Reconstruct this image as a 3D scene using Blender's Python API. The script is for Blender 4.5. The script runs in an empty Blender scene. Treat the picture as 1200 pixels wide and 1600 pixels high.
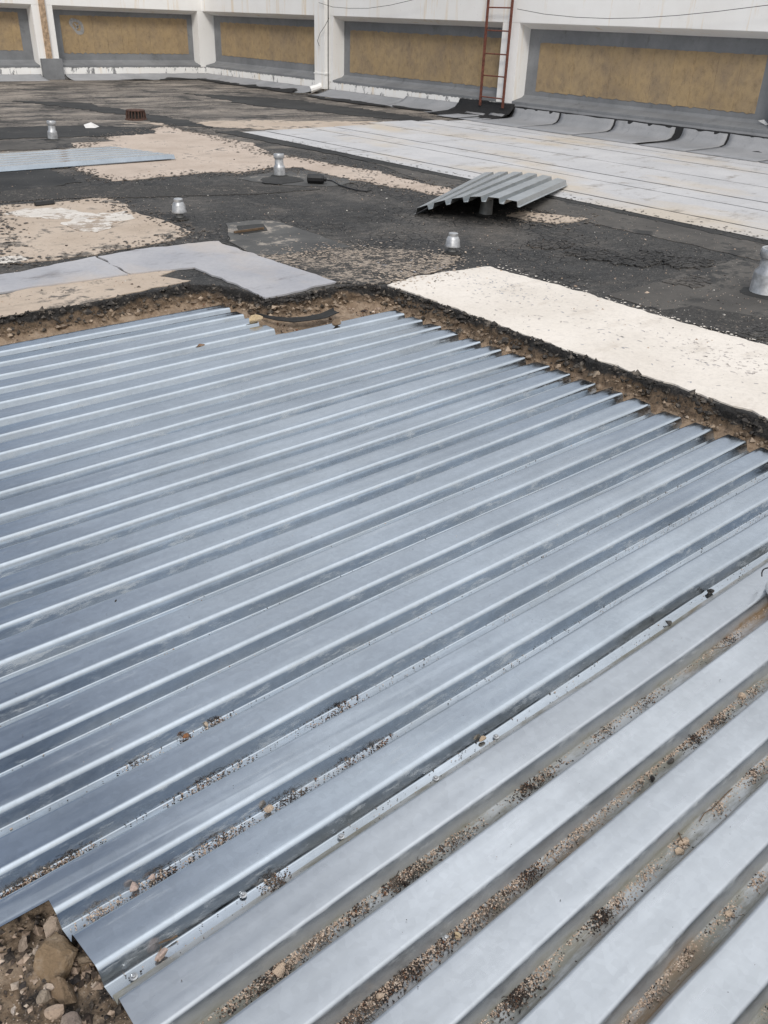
import bpy, bmesh, math, random
import numpy as np
from mathutils import Vector, Matrix, noise as mn
random.seed(7); rng = np.random.default_rng(7)
C = bpy.context.scene.collection
SC = bpy.context.scene
R = math.radians
# ------------------------------------------------------------------ camera, sky, sun, exposure
# world axes: +X = along the ribs of the metal deck, +Y = towards the far wall, Z=0 = top of the deck ribs
CAM_H = 1.45; FPX = 1325.0; PITCH = R(30.1); ROLL = R(2.23); AZ = R(41.45)
_f = Vector((math.sin(AZ)*math.cos(PITCH), math.cos(AZ)*math.cos(PITCH), -math.sin(PITCH)))
_r0 = Vector((math.cos(AZ), -math.sin(AZ), 0)); _u0 = _r0.cross(_f)
_r = _r0*math.cos(ROLL)+_u0*math.sin(ROLL); _u = _u0*math.cos(ROLL)-_r0*math.sin(ROLL)
cam = bpy.data.cameras.new('camera'); co = bpy.data.objects.new('camera', cam); C.objects.link(co)
cam.sensor_fit = 'VERTICAL'; cam.sensor_height = 36; cam.lens = 36*FPX/1600
cam.clip_start = .05; cam.clip_end = 300
m = Matrix((( _r.x,_u.x,-_f.x,0),(_r.y,_u.y,-_f.y,0),(_r.z,_u.z,-_f.z,CAM_H),(0,0,0,1)))
co.matrix_world = m; SC.camera = co
W = bpy.data.worlds.new('World'); SC.world = W; W.use_nodes = True
wn = W.node_tree; wn.nodes.clear()
SUN_EL, SUN_ROT = R(42), R(222)
sky = wn.nodes.new('ShaderNodeTexSky'); sky.sky_type = 'NISHITA'; sky.sun_disc = False
sky.sun_elevation = SUN_EL; sky.sun_rotation = SUN_ROT; sky.air_density = 1.0; sky.dust_density = 2.0
tc = wn.nodes.new('ShaderNodeTexCoord'); mp = wn.nodes.new('ShaderNodeMapping'); mp.inputs['Scale'].default_value = (1, 1, 2.2)
cn = wn.nodes.new('ShaderNodeTexNoise'); cn.inputs['Scale'].default_value = 1.5; cn.inputs['Detail'].default_value = 5; cn.inputs['Roughness'].default_value = .55
cr = wn.nodes.new('ShaderNodeMapRange'); cr.inputs[1].default_value = .36; cr.inputs[2].default_value = .62; cr.inputs[3].default_value = .40; cr.inputs[4].default_value = .95
mx = wn.nodes.new('ShaderNodeMix'); mx.data_type = 'RGBA'; mx.inputs[7].default_value = (9.0, 9.3, 9.8, 1)
bg = wn.nodes.new('ShaderNodeBackground'); bg.inputs['Strength'].default_value = .088
wo = wn.nodes.new('ShaderNodeOutputWorld')
L = wn.links.new
L(tc.outputs['Generated'], mp.inputs[0]); L(mp.outputs[0], cn.inputs['Vector']); L(cn.outputs['Fac'], cr.inputs[0])
sz = wn.nodes.new('ShaderNodeSeparateXYZ'); L(tc.outputs['Generated'], sz.inputs[0])
gr = wn.nodes.new('ShaderNodeMapRange'); L(sz.outputs[2], gr.inputs[0]); gr.inputs[3].default_value = .30; gr.inputs[4].default_value = 1.0   # overcast sky: zenith three times the horizon
gm = wn.nodes.new('ShaderNodeMix'); gm.data_type = 'RGBA'; gm.blend_type = 'MULTIPLY'; gm.inputs[0].default_value = 1; gm.inputs[6].default_value = (15.5, 15.8, 16.2, 1)
L(gr.outputs[0], gm.inputs[7]); L(gm.outputs[2], mx.inputs[7])
dt = wn.nodes.new('ShaderNodeVectorMath'); dt.operation = 'DOT_PRODUCT'; L(tc.outputs['Generated'], dt.inputs[0]); dt.inputs[1].default_value = (.52, -.62, .10)   # clearer sky to the north, cloud cover to the south-east
ad = wn.nodes.new('ShaderNodeMath'); ad.operation = 'ADD'; ad.use_clamp = True; L(cr.outputs[0], ad.inputs[0]); L(dt.outputs['Value'], ad.inputs[1])
L(ad.outputs[0], mx.inputs[0]); L(sky.outputs[0], mx.inputs[6]); L(mx.outputs[2], bg.inputs[0]); L(bg.outputs[0], wo.inputs[0])
sl = bpy.data.lights.new('sun', 'SUN'); sl.energy = 1.5; sl.angle = R(14); sl.color = (1, .96, .9)
so = bpy.data.objects.new('sun', sl); C.objects.link(so)
sd = Vector((math.sin(SUN_ROT)*math.cos(SUN_EL), math.cos(SUN_ROT)*math.cos(SUN_EL), math.sin(SUN_EL)))
so.rotation_euler = sd.to_track_quat('Z', 'Y').to_euler(); so.location = (0, 0, 8)
vs = SC.view_settings; vs.view_transform = 'Standard'; vs.look = 'None'; vs.exposure = 0.12; vs.gamma = 1; vs.use_curve_mapping = False

# ------------------------------------------------------------------ survey helpers: photo point -> point on a real plane
def ray(px, py):
    return _f + _r*((px-600)/FPX) + _u*((800-py)/FPX)
def at(px, py, z=.06):
    d = ray(px, py); t = (z-CAM_H)/d.z; return (d.x*t, d.y*t)
def on_x(px, py, x):
    d = ray(px, py); t = x/d.x; return (x, d.y*t, CAM_H+d.z*t)
def on_y(px, py, y):
    d = ray(px, py); t = y/d.y; return (d.x*t, y, CAM_H+d.z*t)

# ------------------------------------------------------------------ materials
def lin(c): return tuple(c)+(1,) if len(c) == 3 else c
class NT:
    def __init__(s, name, rough=.8, metal=0.):
        s.m = bpy.data.materials.new(name); s.m.use_nodes = True; s.t = s.m.node_tree
        s.b = s.t.nodes['Principled BSDF']; s.b.inputs['Roughness'].default_value = rough; s.b.inputs['Metallic'].default_value = metal
        s.co = s.n('ShaderNodeTexCoord').outputs['Object']
    def n(s, k): return s.t.nodes.new(k)
    def l(s, a, b): s.t.links.new(a, b)
    def set(s, sock, v):
        if hasattr(v, 'links') or hasattr(v, 'is_linked'): s.l(v, sock)
        elif isinstance(v, (tuple, list)) and len(v) == 3 and sock.type == 'RGBA': sock.default_value = lin(v)
        else: sock.default_value = v
    def map(s, sc=(1, 1, 1), rot=(0, 0, 0), loc=(0, 0, 0), src=None):
        m = s.n('ShaderNodeMapping'); s.l(src or s.co, m.inputs[0]); m.inputs['Scale'].default_value = sc
        m.inputs['Rotation'].default_value = rot; m.inputs['Location'].default_value = loc; return m.outputs[0]
    def noise(s, scale, detail=5, rough=.6, vec=None, dist=0):
        n = s.n('ShaderNodeTexNoise'); s.l(vec or s.co, n.inputs['Vector']); n.inputs['Scale'].default_value = scale
        n.inputs['Detail'].default_value = detail; n.inputs['Roughness'].default_value = rough; n.inputs['Distortion'].default_value = dist
        return n.outputs['Fac']
    def voro(s, scale, feat='F1', vec=None, out='Distance'):
        n = s.n('ShaderNodeTexVoronoi'); n.feature = feat; s.l(vec or s.co, n.inputs['Vector']); n.inputs['Scale'].default_value = scale
        return n.outputs[out]
    def rng(s, v, a, b, c=0., d=1.):
        n = s.n('ShaderNodeMapRange'); s.l(v, n.inputs[0])
        for i, x in enumerate((a, b, c, d)): n.inputs[i+1].default_value = x
        return n.outputs[0]
    def mix(s, f, a, b, mode='MIX'):
        n = s.n('ShaderNodeMix'); n.data_type = 'RGBA'; n.blend_type = mode
        s.set(n.inputs[0], f); s.set(n.inputs[6], a); s.set(n.inputs[7], b); return n.outputs[2]
    def math(s, op, a, b=0.):
        n = s.n('ShaderNodeMath'); n.operation = op; s.set(n.inputs[0], a); s.set(n.inputs[1], b); return n.outputs[0]
    def sep(s, vec=None):
        n = s.n('ShaderNodeSeparateXYZ'); s.l(vec or s.co, n.inputs[0]); return n.outputs
    def attr(s, name, out='Fac'):
        n = s.n('ShaderNodeAttribute'); n.attribute_name = name; return n.outputs[out]
    def col(s, c): s.set(s.b.inputs['Base Color'], c)
    def rough(s, c): s.set(s.b.inputs['Roughness'], c)
    def bump(s, h, dist=.01, st=1.):
        n = s.n('ShaderNodeBump'); s.l(h, n.inputs['Height']); n.inputs['Distance'].default_value = dist; n.inputs['Strength'].default_value = st
        s.l(n.outputs[0], s.b.inputs['Normal'])

def mat_galv(name, base=(.56, .615, .675), r0=.07, r1=.24, dirty=0.):
    s = NT(name, .35, 1.)
    big = s.noise(2.2, 4, .6); st = s.noise(3., 6, .7, s.map((.35, 5, 5)))
    fine = s.noise(60, 3, .6); span = s.rng(s.sep(s.voro(70, vec=s.map((1, 1, 1)), out='Color'))[0], 0, 1, .88, 1.0); mott = s.rng(s.noise(7, 5, .7, s.map((.6, 1.5, 1))), .35, .65, .92, 1.0)
    c = s.mix(s.rng(big, .35, .65), tuple(x*.9 for x in base), tuple(min(1, x*1.06) for x in base))
    c = s.mix(s.rng(st, .45, .7, 0, .35), c, tuple(x*.8 for x in base))
    c = s.mix(.6, c, span, 'MULTIPLY'); c = s.mix(1., c, mott, 'MULTIPLY')
    smear = s.noise(7, 8, .8, s.map((.5, 6, 2), loc=(3, 1, 0)))
    sm = s.rng(smear, .56, .70, 0, .8)
    # white oxide smears: non metallic
    web = s.attr('web')
    wsm = s.math('MULTIPLY', s.rng(s.noise(11, 7, .75, s.map((.8, 3, 3))), .52, .66), web)
    ox = s.math('MAXIMUM', s.math('MULTIPLY', sm, .45), s.math('MULTIPLY', wsm, .55))
    c = s.mix(ox, c, (.50, .52, .53))
    floor = s.attr('floor')
    dn = s.rng(s.noise(5, 7, .75, s.map((.6, 3, 1))), .42, .62)
    fl = s.math('MULTIPLY', floor, s.math('ADD', s.math('MULTIPLY', dn, .22+.6*dirty), .38*dirty))
    rust = s.rng(s.noise(1.8, 4, .6, s.map((1, 2, 1), loc=(7, 2, 0))), .54, .66)
    dc = s.mix(s.math('MULTIPLY', rust, dirty), (.20, .195, .165), (.20, .14, .085))
    c = s.mix(fl, c, dc)
    s.col(c)
    s.set(s.b.inputs['Metallic'], s.math('SUBTRACT', 1., s.math('MAXIMUM', s.math('MULTIPLY', ox, .8), fl)))
    rr = s.math('ADD', s.rng(s.noise(9, 6, .7, s.map((.5, 3, 3))), .3, .7, r0, r1), s.math('MULTIPLY', s.math('MAXIMUM', ox, fl), .3))
    s.rough(rr)
    h = s.math('ADD', s.math('MULTIPLY', s.noise(1.7, 3, .5, s.map((.6, 3.5, 1))), 1.0), s.math('MULTIPLY', fine, .01))
    s.bump(h, .004, .5)
    return s.m
M = {}
M['galv'] = mat_galv('galvanised_steel')
M['galv_dirty'] = mat_galv('galvanised_steel_dirty', (.585, .615, .65), .24, .40, 1.)
M['galv_old'] = mat_galv('galvanised_steel_weathered', (.60, .63, .64), .34, .46, .2)

def mat_roof():
    s = NT('old_bitumen_roof', .85)
    xyz = s.sep(); y = xyz[1]; x = xyz[0]
    n1 = s.noise(1.1, 6, .65); n2 = s.noise(5, 8, .75); n3 = s.noise(26, 5, .7); st = s.noise(1.4, 7, .7, s.map((.5, 1.6, 1), rot=(0, 0, .3)))
    c = s.mix(s.rng(n2, .35, .65), (.013, .013, .013), (.055, .052, .049))
    dust = s.rng(n1, .50, .66, 0, .75)
    c = s.mix(s.math('MULTIPLY', dust, s.rng(n3, .35, .6, .35, 1)), c, (.17, .15, .13))
    # settled dust on the low far side of the roof (ponding)
    far = s.rng(s.math('ADD', y, s.math('MULTIPLY', s.math('SUBTRACT', st, .5), 9.)), 9.0, 12.5)
    fc = s.mix(s.rng(st, .40, .62), (.17, .145, .122), (.44, .375, .31))
    fc = s.mix(s.rng(s.noise(2.3, 8, .75, s.map((.35, 1.2, 1), loc=(4, 9, 0))), .53, .60), fc, (.028, .027, .027))
    c = s.mix(s.math('MULTIPLY', far, .9), c, fc)
    # pale mineral flecks
    fm = s.rng(s.noise(1.6, 4, .6, s.map(loc=(11, 3, 0))), .46, .66)
    near = s.noise(38, 6, .8)
    fleck = s.math('MULTIPLY', s.rng(near, .61, .66), fm)
    c = s.mix(s.math('MULTIPLY', fleck, .8), c, (.42, .36, .30))
    g = s.rng(s.voro(90), .06, .0); c = s.mix(s.math('MULTIPLY', g, s.rng(n1, .4, .6)), c, (.33, .30, .27))
    bl = s.noise(.9, 8, .72, s.map(loc=(21, 7, 0)), .6); c = s.mix(s.rng(bl, .54, .64, 0, .75), c, s.mix(s.rng(n3, .4, .6), (.075, .066, .058), (.15, .13, .11))); c = s.mix(s.rng(bl, .47, .38, 0, .85), c, (.009, .009, .009))
    sp = s.noise(95, 3, .6, s.map((.8, 1.3, 1))); c = s.mix(s.rng(sp, .50, .68, 0, .55), c, (.15, .14, .13)); c = s.mix(s.rng(sp, .50, .34, 0, .7), c, (.010, .010, .010))
    md = s.noise(13, 7, .8, s.map((.8, 1.5, 1), loc=(1, 1, 1))); c = s.mix(s.rng(md, .55, .66, 0, .6), c, (.15, .135, .12)); c = s.mix(s.rng(md, .47, .36, 0, .7), c, (.012, .012, .012))
    ck = s.voro(13, 'DISTANCE_TO_EDGE', s.map((1, 1, .01)))
    area = s.rng(s.noise(1.3, 3, .5, s.map(loc=(2, 5, 0))), .46, .56)
    crk = s.math('MULTIPLY', s.rng(ck, .07, .0), area)
    c = s.mix(s.math('MULTIPLY', crk, .8), c, (.008, .008, .008))
    s.col(c); s.rough(s.rng(n2, .3, .7, .62, .95))
    h = s.math('ADD', s.math('MULTIPLY', n2, .6), s.math('ADD', s.math('MULTIPLY', n3, .35), s.math('MULTIPLY', crk, -.5)))
    s.bump(h, .022, 1.); return s.m
M['roof'] = mat_roof()

def mat_coat(name, a, b, stain=(.10, .09, .08), sa=.35, wear=.0, wearcol=(.05, .048, .046), warm=None, scl=1., spk=.3):
    s = NT(name, .82)
    n1 = s.noise(1.6*scl, 6, .65, s.map(loc=(5, 1, 0))); n2 = s.noise(9*scl, 7, .75); n3 = s.noise(50, 4, .6); st = s.noise(3*scl, 8, .75, s.map((.7, 1.6, 1), loc=(1, 8, 0)))
    c = s.mix(s.rng(n1, .35, .65), a, b)
    if warm: c = s.mix(s.rng(s.noise(.9, 5, .6, s.map((1, .5, 1), loc=(9, 4, 2))), .5, .66, 0, .8), c, warm)
    c = s.mix(s.rng(st, .56, .70, 0, sa), c, stain)
    c = s.mix(s.math('MULTIPLY', s.rng(s.voro(70), .10, .03), s.rng(n2, .5, .6, 0, spk)), c, stain)
    c = s.mix(s.rng(n3, .45, .7, 0, .12), c, (.1, .1, .1))
    if wear: c = s.mix(s.rng(s.math('ADD', s.math('MULTIPLY', n1, .5), s.math('MULTIPLY', n2, .5)), .58-wear*.12, .61-wear*.08), c, wearcol)
    s.col(c); s.bump(s.math('ADD', s.math('MULTIPLY', n2, .7), s.math('MULTIPLY', n3, .25)), .006, .8); return s.m
M['beige'] = mat_coat('beige_roof_coating', (.46, .37, .30), (.58, .48, .40), (.14, .12, .10), .5, wear=.05, scl=1.4)
M['white_flake'] = mat_coat('white_flaking_coating', (.62, .57, .51), (.76, .72, .67), (.13, .11, .10), .6, wear=.75, wearcol=(.36, .29, .23), scl=2.)
M['beige2'] = mat_coat('beige_coating_flaking', (.45, .36, .28), (.56, .46, .37), (.13, .11, .09), .6, wear=.4, wearcol=(.15, .13, .11))
M['white_slab'] = mat_coat('white_elastomeric_coating', (.70, .635, .56), (.80, .735, .66), (.50, .43, .36), .6, spk=.5)
M['grey_strip'] = mat_coat('pale_grey_membrane', (.36, .36, .385), (.46, .45, .46), (.15, .14, .14), .7, warm=(.52, .44, .37), spk=1.)
M['white_mem'] = mat_coat('white_granule_membrane', (.48, .475, .48), (.57, .56, .56), (.22, .19, .16), .95, warm=(.55, .47, .37), spk=1.)
M['flash'] = mat_coat('grey_granule_flashing', (.27, .275, .285), (.35, .35, .36), (.09, .09, .09), .35)
M['grey_pad'] = mat_coat('dusty_grey_membrane', (.055, .054, .053), (.12, .117, .11), (.05, .05, .05), .5, wear=.3, wearcol=(.32, .28, .24))
M['black_pad'] = mat_coat('black_bitumen_membrane', (.010, .010, .010), (.035, .034, .032), (.11, .10, .09), .55)
M['brown_pad'] = mat_coat('brown_dusty_membrane', (.055, .050, .045), (.12, .108, .095), (.018, .018, .018), .75, wear=.45, wearcol=(.03, .029, .028))
M['tar'] = mat_coat('fresh_black_tar', (.006, .006, .007), (.012, .012, .013), (.03, .03, .03), .2)
M['greycoat'] = mat_coat('grey_cement_coating', (.18, .186, .195), (.25, .256, .265), (.08, .08, .08), .5)

def mat_fleck(name, lo, hi, k):
    s = NT(name, .9); a = s.noise(24, 6, .8, s.map((1, 1.4, 1))); b = s.noise(4, 5, .7); n3 = s.noise(70, 4, .7)
    c = s.mix(s.rng(n3, .35, .65), (.022, .021, .02), (.075, .07, .065))
    c = s.mix(s.rng(s.math('ADD', a, s.math('MULTIPLY', s.math('SUBTRACT', b, .5), .5)), k, k+.06, 0, .9), c, s.mix(s.rng(n3, .4, .6), lo, hi))
    s.col(c); s.bump(s.math('ADD', a, s.math('MULTIPLY', n3, .3)), .012, 1.); return s.m
M['fleck'] = mat_fleck('flecked_bitumen', (.30, .25, .20), (.52, .43, .35), .50)
M['fleck2'] = mat_fleck('dark_flecked_bitumen', (.14, .125, .11), (.28, .24, .20), .58)
def mat_tan():
    s = NT('tan_weathered_board', .9)
    n1 = s.noise(1.3, 6, .65); st = s.noise(2.6, 8, .75, s.map((1, 1, .9))); n3 = s.noise(14, 6, .75, s.map((1, 1, .7), rot=(.6, .6, 0)))
    c = s.mix(s.rng(n1, .3, .7), (.37, .262, .14), (.48, .35, .195))
    z = s.sep()[2]
    oi = s.n('ShaderNodeObjectInfo'); c = s.mix(s.rng(oi.outputs['Random'], 0, 1, 0, .35), c, (.30, .23, .15))
    c = s.mix(s.math('MULTIPLY', s.rng(st, .42, .68), s.rng(s.noise(2, 3), .3, .7, .4, 1)), c, (.22, .17, .125))
    c = s.mix(s.rng(n3, .50, .75, 0, .6), c, (.14, .10, .06))
    s.col(c); s.bump(n3, .01, .8); return s.m
M['tan'] = mat_tan()
def mat_white(name='weathered_white_paint', streak=0.):
    s = NT(name, .75)
    n1 = s.noise(1.2, 6, .6); v = s.noise(3.2, 6, .7, s.map((1.6, 1.6, .12))); n2 = s.noise(20, 6, .7)
    c = s.mix(s.rng(n1, .35, .7), (.92, .91, .89), (.86, .84, .81))
    c = s.mix(s.rng(v, .56, .70, 0, .6), c, (.74, .56, .33))
    c = s.mix(s.rng(n2, .62, .72, 0, .35), c, (.35, .33, .31))
    if streak:
        d = s.noise(5, 6, .75, s.map((1.5, 1.5, .5))); c = s.mix(s.rng(d, .56, .62), c, (.22, .22, .225)); z = s.sep()[2]; c = s.mix(s.math('MULTIPLY', s.rng(s.math('ADD', z, s.math('MULTIPLY', s.math('SUBTRACT', s.noise(14, 5, .7, s.map((1, 1, .3))), .5), .12)), .285, .30), .8), c, (.10, .10, .105))
    s.col(c); s.bump(n2, .004, .5); return s.m
M['white'] = mat_white(); M['white_drip'] = mat_white('white_paint_with_grey_drips', 1)
def simple(name, c, rough=.7, metal=0., var=.25, sc=20):
    s = NT(name, rough, metal); n = s.noise(sc, 5, .65)
    s.col(s.mix(s.rng(n, .3, .7), tuple(x*(1-var) for x in c), tuple(min(1, x*(1+var)) for x in c))); s.bump(n, .003, .4); return s.m
M['rust'] = simple('rusty_iron', (.085, .045, .033), .85, 0, .5, 30)
M['rust_ladder'] = simple('rusty_painted_iron', (.16, .055, .035), .8, 0, .5, 30)
M['rust_pipe'] = simple('peeling_brown_downpipe', (.42, .30, .20), .8, 0, .6, 14)
M['alu'] = simple('aluminium_paint', (.46, .465, .475), .42, .5, .35, 22)
M['alu_dark'] = simple('galvanised_pipe_and_shaded_stem', (.20, .20, .195), .5, .4, .3, 18)  # dull pipe metal; on bell vent stems its darkness is painted shade
M['black'] = simple('black_plastic', (.012, .012, .013), .45, 0, .3)
M['wire'] = simple('dark_wire', (.05, .045, .045), .6)
M['zinc'] = simple('zinc_screw', (.5, .5, .5), .35, 1.)
M['wood'] = simple('old_wood', (.13, .085, .05), .8, 0, .4, 30)
M['plastic'] = simple('white_plastic', (.75, .74, .72), .4, 0, .05)
M['dark'] = simple('dark_concrete', (.05, .045, .04), .9)
M['paper'] = simple('white_scrap', (.7, .68, .66), .8, 0, .1)
M['markgrey'] = simple('sprayed_grey_paint', (.30, .29, .28), .9, 0, .25, 25)

def mat_vc(name, rough=.9, bump=.004):
    s = NT(name, rough); c = s.attr('Col', 'Color'); n = s.noise(120, 4, .7); n2 = s.noise(25, 4, .7)
    c = s.mix(s.rng(n, .35, .7, .0, .55), c, s.mix(.5, c, (.05, .04, .03))); c = s.mix(s.rng(n2, .5, .7, 0, .3), c, (.6, .5, .4)); s.col(c); s.bump(n, bump, .8); return s.m
M['gravel'] = mat_vc('loose_gravel'); M['stone'] = mat_vc('stone', .9, .01)

def mat_soil():
    s = NT('broken_roof_edge_soil', .95)
    z = s.sep()[2]; n1 = s.noise(6, 8, .75); n2 = s.noise(28, 7, .8); n3 = s.noise(90, 5, .7); n4 = s.noise(2.0, 4, .6)
    soil = s.mix(s.rng(n2, .35, .65), (.19, .13, .085), (.38, .28, .195))
    soil = s.mix(s.rng(n1, .50, .66, 0, .8), soil, (.44, .335, .245))
    soil = s.mix(s.math('MULTIPLY', s.rng(s.voro(42), .16, .08), .8), soil, (.42, .33, .25))
    bit = s.mix(s.rng(n3, .45, .7), (.012, .011, .011), (.05, .045, .04))
    # bitumen felt layer lies on top of the soil layer: real strata, by height
    lay = s.rng(s.math('ADD', z, s.math('ADD', s.math('MULTIPLY', s.math('SUBTRACT', n1, .5), .09), s.math('MULTIPLY', s.math('SUBTRACT', n4, .5), .16))), .016, .034)
    ins = s.mix(s.rng(n2, .35, .65), (.075, .05, .033), (.22, .155, .10)); ins = s.mix(s.rng(n3, .52, .68, 0, .8), ins, (.02, .018, .016))
    li = s.rng(s.math('ADD', z, s.math('MULTIPLY', s.math('SUBTRACT', n1, .5), .05)), -.016, -.004)
    c = s.mix(lay, s.mix(li, soil, ins), bit)
    s.col(c); s.bump(s.math('ADD', s.math('MULTIPLY', n2, .7), s.math('MULTIPLY', n3, .35)), .02, 1.); return s.m
M['soil'] = mat_soil()
def mat_soil2():
    s = NT('rubble_and_soil', .95)
    n1 = s.noise(7, 8, .75); n2 = s.noise(45, 7, .8); n3 = s.noise(130, 5, .7); n4 = s.noise(11, 5, .65, s.map(loc=(3, 3, 3)))
    c = s.mix(s.rng(n2, .35, .65), (.16, .11, .07), (.34, .25, .17))
    c = s.mix(s.rng(n1, .46, .62, 0, .85), c, (.46, .36, .27))
    c = s.mix(s.rng(n4, .47, .58), c, s.mix(s.rng(n3, .4, .7), (.015, .013, .012), (.06, .05, .045)))
    c = s.mix(s.math('MULTIPLY', s.rng(s.voro(110), .22, .1), .8), c, (.45, .38, .32))
    s.col(c); s.bump(s.math('ADD', s.math('MULTIPLY', n2, .7), s.math('MULTIPLY', n3, .35)), .012, 1.); return s.m
M['soil2'] = mat_soil2()

# ------------------------------------------------------------------ object helpers
def obj(name, verts, faces, mat, parent=None, smooth=False, label=None, cat=None, group=None, kind=None, loc=None):
    me = bpy.data.meshes.new(name); me.from_pydata([tuple(v) for v in verts], [], [tuple(f) for f in faces]); me.materials.append(mat)
    if smooth: me.polygons.foreach_set('use_smooth', [True]*len(me.polygons))
    me.update()
    o = bpy.data.objects.new(name, me); C.objects.link(o)
    if parent: o.parent = parent
    if loc: o.location = loc
    tag(o, label, cat, group, kind); return o
def tag(o, label=None, cat=None, group=None, kind=None):
    if label: o['label'] = label
    if cat: o['category'] = cat
    if group: o['group'] = group
    if kind: o['kind'] = kind
def empty(name, label, cat, loc=(0, 0, 0), rz=0, group=None):
    o = bpy.data.objects.new(name, None); C.objects.link(o); o.location = loc; o.rotation_euler = (0, 0, rz); tag(o, label, cat, group); return o
class MB:
    def __init__(s): s.v = []; s.f = []
    def add(s, v, f):
        b = len(s.v); s.v += [tuple(x) for x in v]; s.f += [tuple(i+b for i in q) for q in f]; return s
    def box(s, x0, x1, y0, y1, z0, z1):
        v = [(x, y, z) for x in (x0, x1) for y in (y0, y1) for z in (z0, z1)]
        return s.add(v, [(0, 1, 3, 2), (4, 6, 7, 5), (0, 4, 5, 1), (2, 3, 7, 6), (0, 2, 6, 4), (1, 5, 7, 3)])
    def tube(s, pts, r, n=6, caps=True):
        pts = [Vector(p) for p in pts]; rs = r if isinstance(r, (list, tuple)) else [r]*len(pts); V = []; F = []
        for i, p in enumerate(pts):
            d = (pts[min(i+1, len(pts)-1)]-pts[max(i-1, 0)]).normalized()
            a = d.orthogonal().normalized() if i == 0 else (a-d*a.dot(d)).normalized()
            b = d.cross(a)
            for k in range(n):
                t = 2*math.pi*k/n; V.append(p+(a*math.cos(t)+b*math.sin(t))*rs[i])
        for i in range(len(pts)-1):
            for k in range(n):
                k2 = (k+1) % n; F.append((i*n+k, i*n+k2, (i+1)*n+k2, (i+1)*n+k))
        if caps: F.append(tuple(range(n))[::-1]); F.append(tuple((len(pts)-1)*n+k for k in range(n)))
        return s.add(V, F)
    def lathe(s, prof, n=28, M4=None):
        V = []; F = []
        for r, z in prof:
            for k in range(n):
                t = 2*math.pi*k/n; V.append((r*math.cos(t), r*math.sin(t), z))
        for i in range(len(prof)-1):
            for k in range(n):
                k2 = (k+1) % n; F.append((i*n+k, i*n+k2, (i+1)*n+k2, (i+1)*n+k))
        F.append(tuple(range(n))[::-1]); F.append(tuple((len(prof)-1)*n+k for k in range(n)))
        if M4: V = [M4 @ Vector(v) for v in V]
        return s.add(V, F)
    def build(s, name, mat, parent=None, smooth=False, **k):
        o = obj(name, s.v, s.f, mat, parent, False, **k)
        if smooth:
            me = o.data; me.polygons.foreach_set('use_smooth', [len(p.vertices) <= 4 for p in me.polygons]); me.set_sharp_from_angle(angle=R(40))
        return o
def ragged(poly, step=.05, amp=.012, seed=0, sharp=False):
    out = []; n = len(poly)
    for i in range(n):
        a = Vector(poly[i]).to_2d(); b = Vector(poly[(i+1) % n]).to_2d(); Ld = (b-a).length; k = max(1, int(Ld/step))
        nr = Vector((-(b-a).y, (b-a).x)).normalized() if Ld > 0 else Vector((0, 0))
        for j in range(k):
            p = a.lerp(b, j/k)
            d = mn.noise(Vector((p.x*9+seed*7.1, p.y*9, seed)))*amp*1.6 + mn.noise(Vector((p.x*38, p.y*38+seed*3.3, seed+5)))*amp*.7 + mn.noise(Vector((p.x*2.2, p.y*2.2, seed+9)))*amp*1.2
            out.append(p+nr*d)
    return out
def slab(poly, z, th):
    n = len(poly); V = [(p[0], p[1], z) for p in poly]+[(p[0], p[1], z-th) for p in poly]
    F = [tuple(range(n))]+[(i, i+n, (i+1) % n+n, (i+1) % n) for i in range(n)]
    a = sum(poly[i][0]*poly[(i+1) % n][1]-poly[(i+1) % n][0]*poly[i][1] for i in range(n))
    if a < 0: F = [f[::-1] for f in F]
    return V, F
def patch(name, poly, mat, z=.064, th=.006, step=.05, amp=.012, seed=0, parent=None, kind='structure', label=None):
    V, F = slab(ragged(poly, step, amp, seed), z, th)
    o = obj(name, V, F, mat, parent, kind=kind if not parent else None, label=label)
    bm = bmesh.new(); bm.from_mesh(o.data); bmesh.ops.triangulate(bm, faces=[f for f in bm.faces if len(f.verts) > 4]); bm.to_mesh(o.data); bm.free()
    return o
def ppoly(pts, z=.06): return [at(x, y, z) for x, y in pts]

# ------------------------------------------------------------------ roof with the opening cut out of it
EDGE = [(-1.3, 4.52), (.4, 4.50), (1.29, 4.50), (1.77, 4.48), (2.15, 4.50), (2.38, 4.52), (2.52, 4.40), (2.585, 4.2), (2.60, 4.02), (2.72, 3.985), (3.12, 3.99), (3.27, 3.93), (3.345, 3.80), (3.35, 3.2), (3.33, 2.4), (3.345, 1.4), (3.34, 0.), (3.34, -1.3)]
RZ = .06
P1 = EDGE+[(3.34, -7), (14, -7), (14, 22), (-14, 22), (-14, 4.52)]
P2 = [(-14, -7), (-.30, -7), (-.30, .6), (-.28, 1.02), (-1.3, 1.02), (-1.3, 4.52), (-14, 4.52)]
P4 = [(-.30, -7), (3.34, -7), (3.34, -1.3), (-.30, -1.3)]
mb = MB()
mb.add([(x, y, RZ) for x, y in P1], [tuple(range(len(P1)))[::-1]])
mb.add([(x, y, RZ) for x, y in P2], [tuple(range(len(P2)))])
mb.add([(x, y, RZ) for x, y in P4], [tuple(range(len(P4)))])
o = mb.build('roof', M['roof'], kind='structure')
bm = bmesh.new(); bm.from_mesh(o.data); bmesh.ops.triangulate(bm, faces=bm.faces[:])
for f in bm.faces:
    if f.normal.z < 0: f.normal_flip()
bm.to_mesh(o.data); bm.free()

# floor of the opening under the deck
MB().box(-1.4, 3.6, -1.4, 4.7, -.30, -.125).build('opening_floor', M['dark'], kind='structure')

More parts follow.
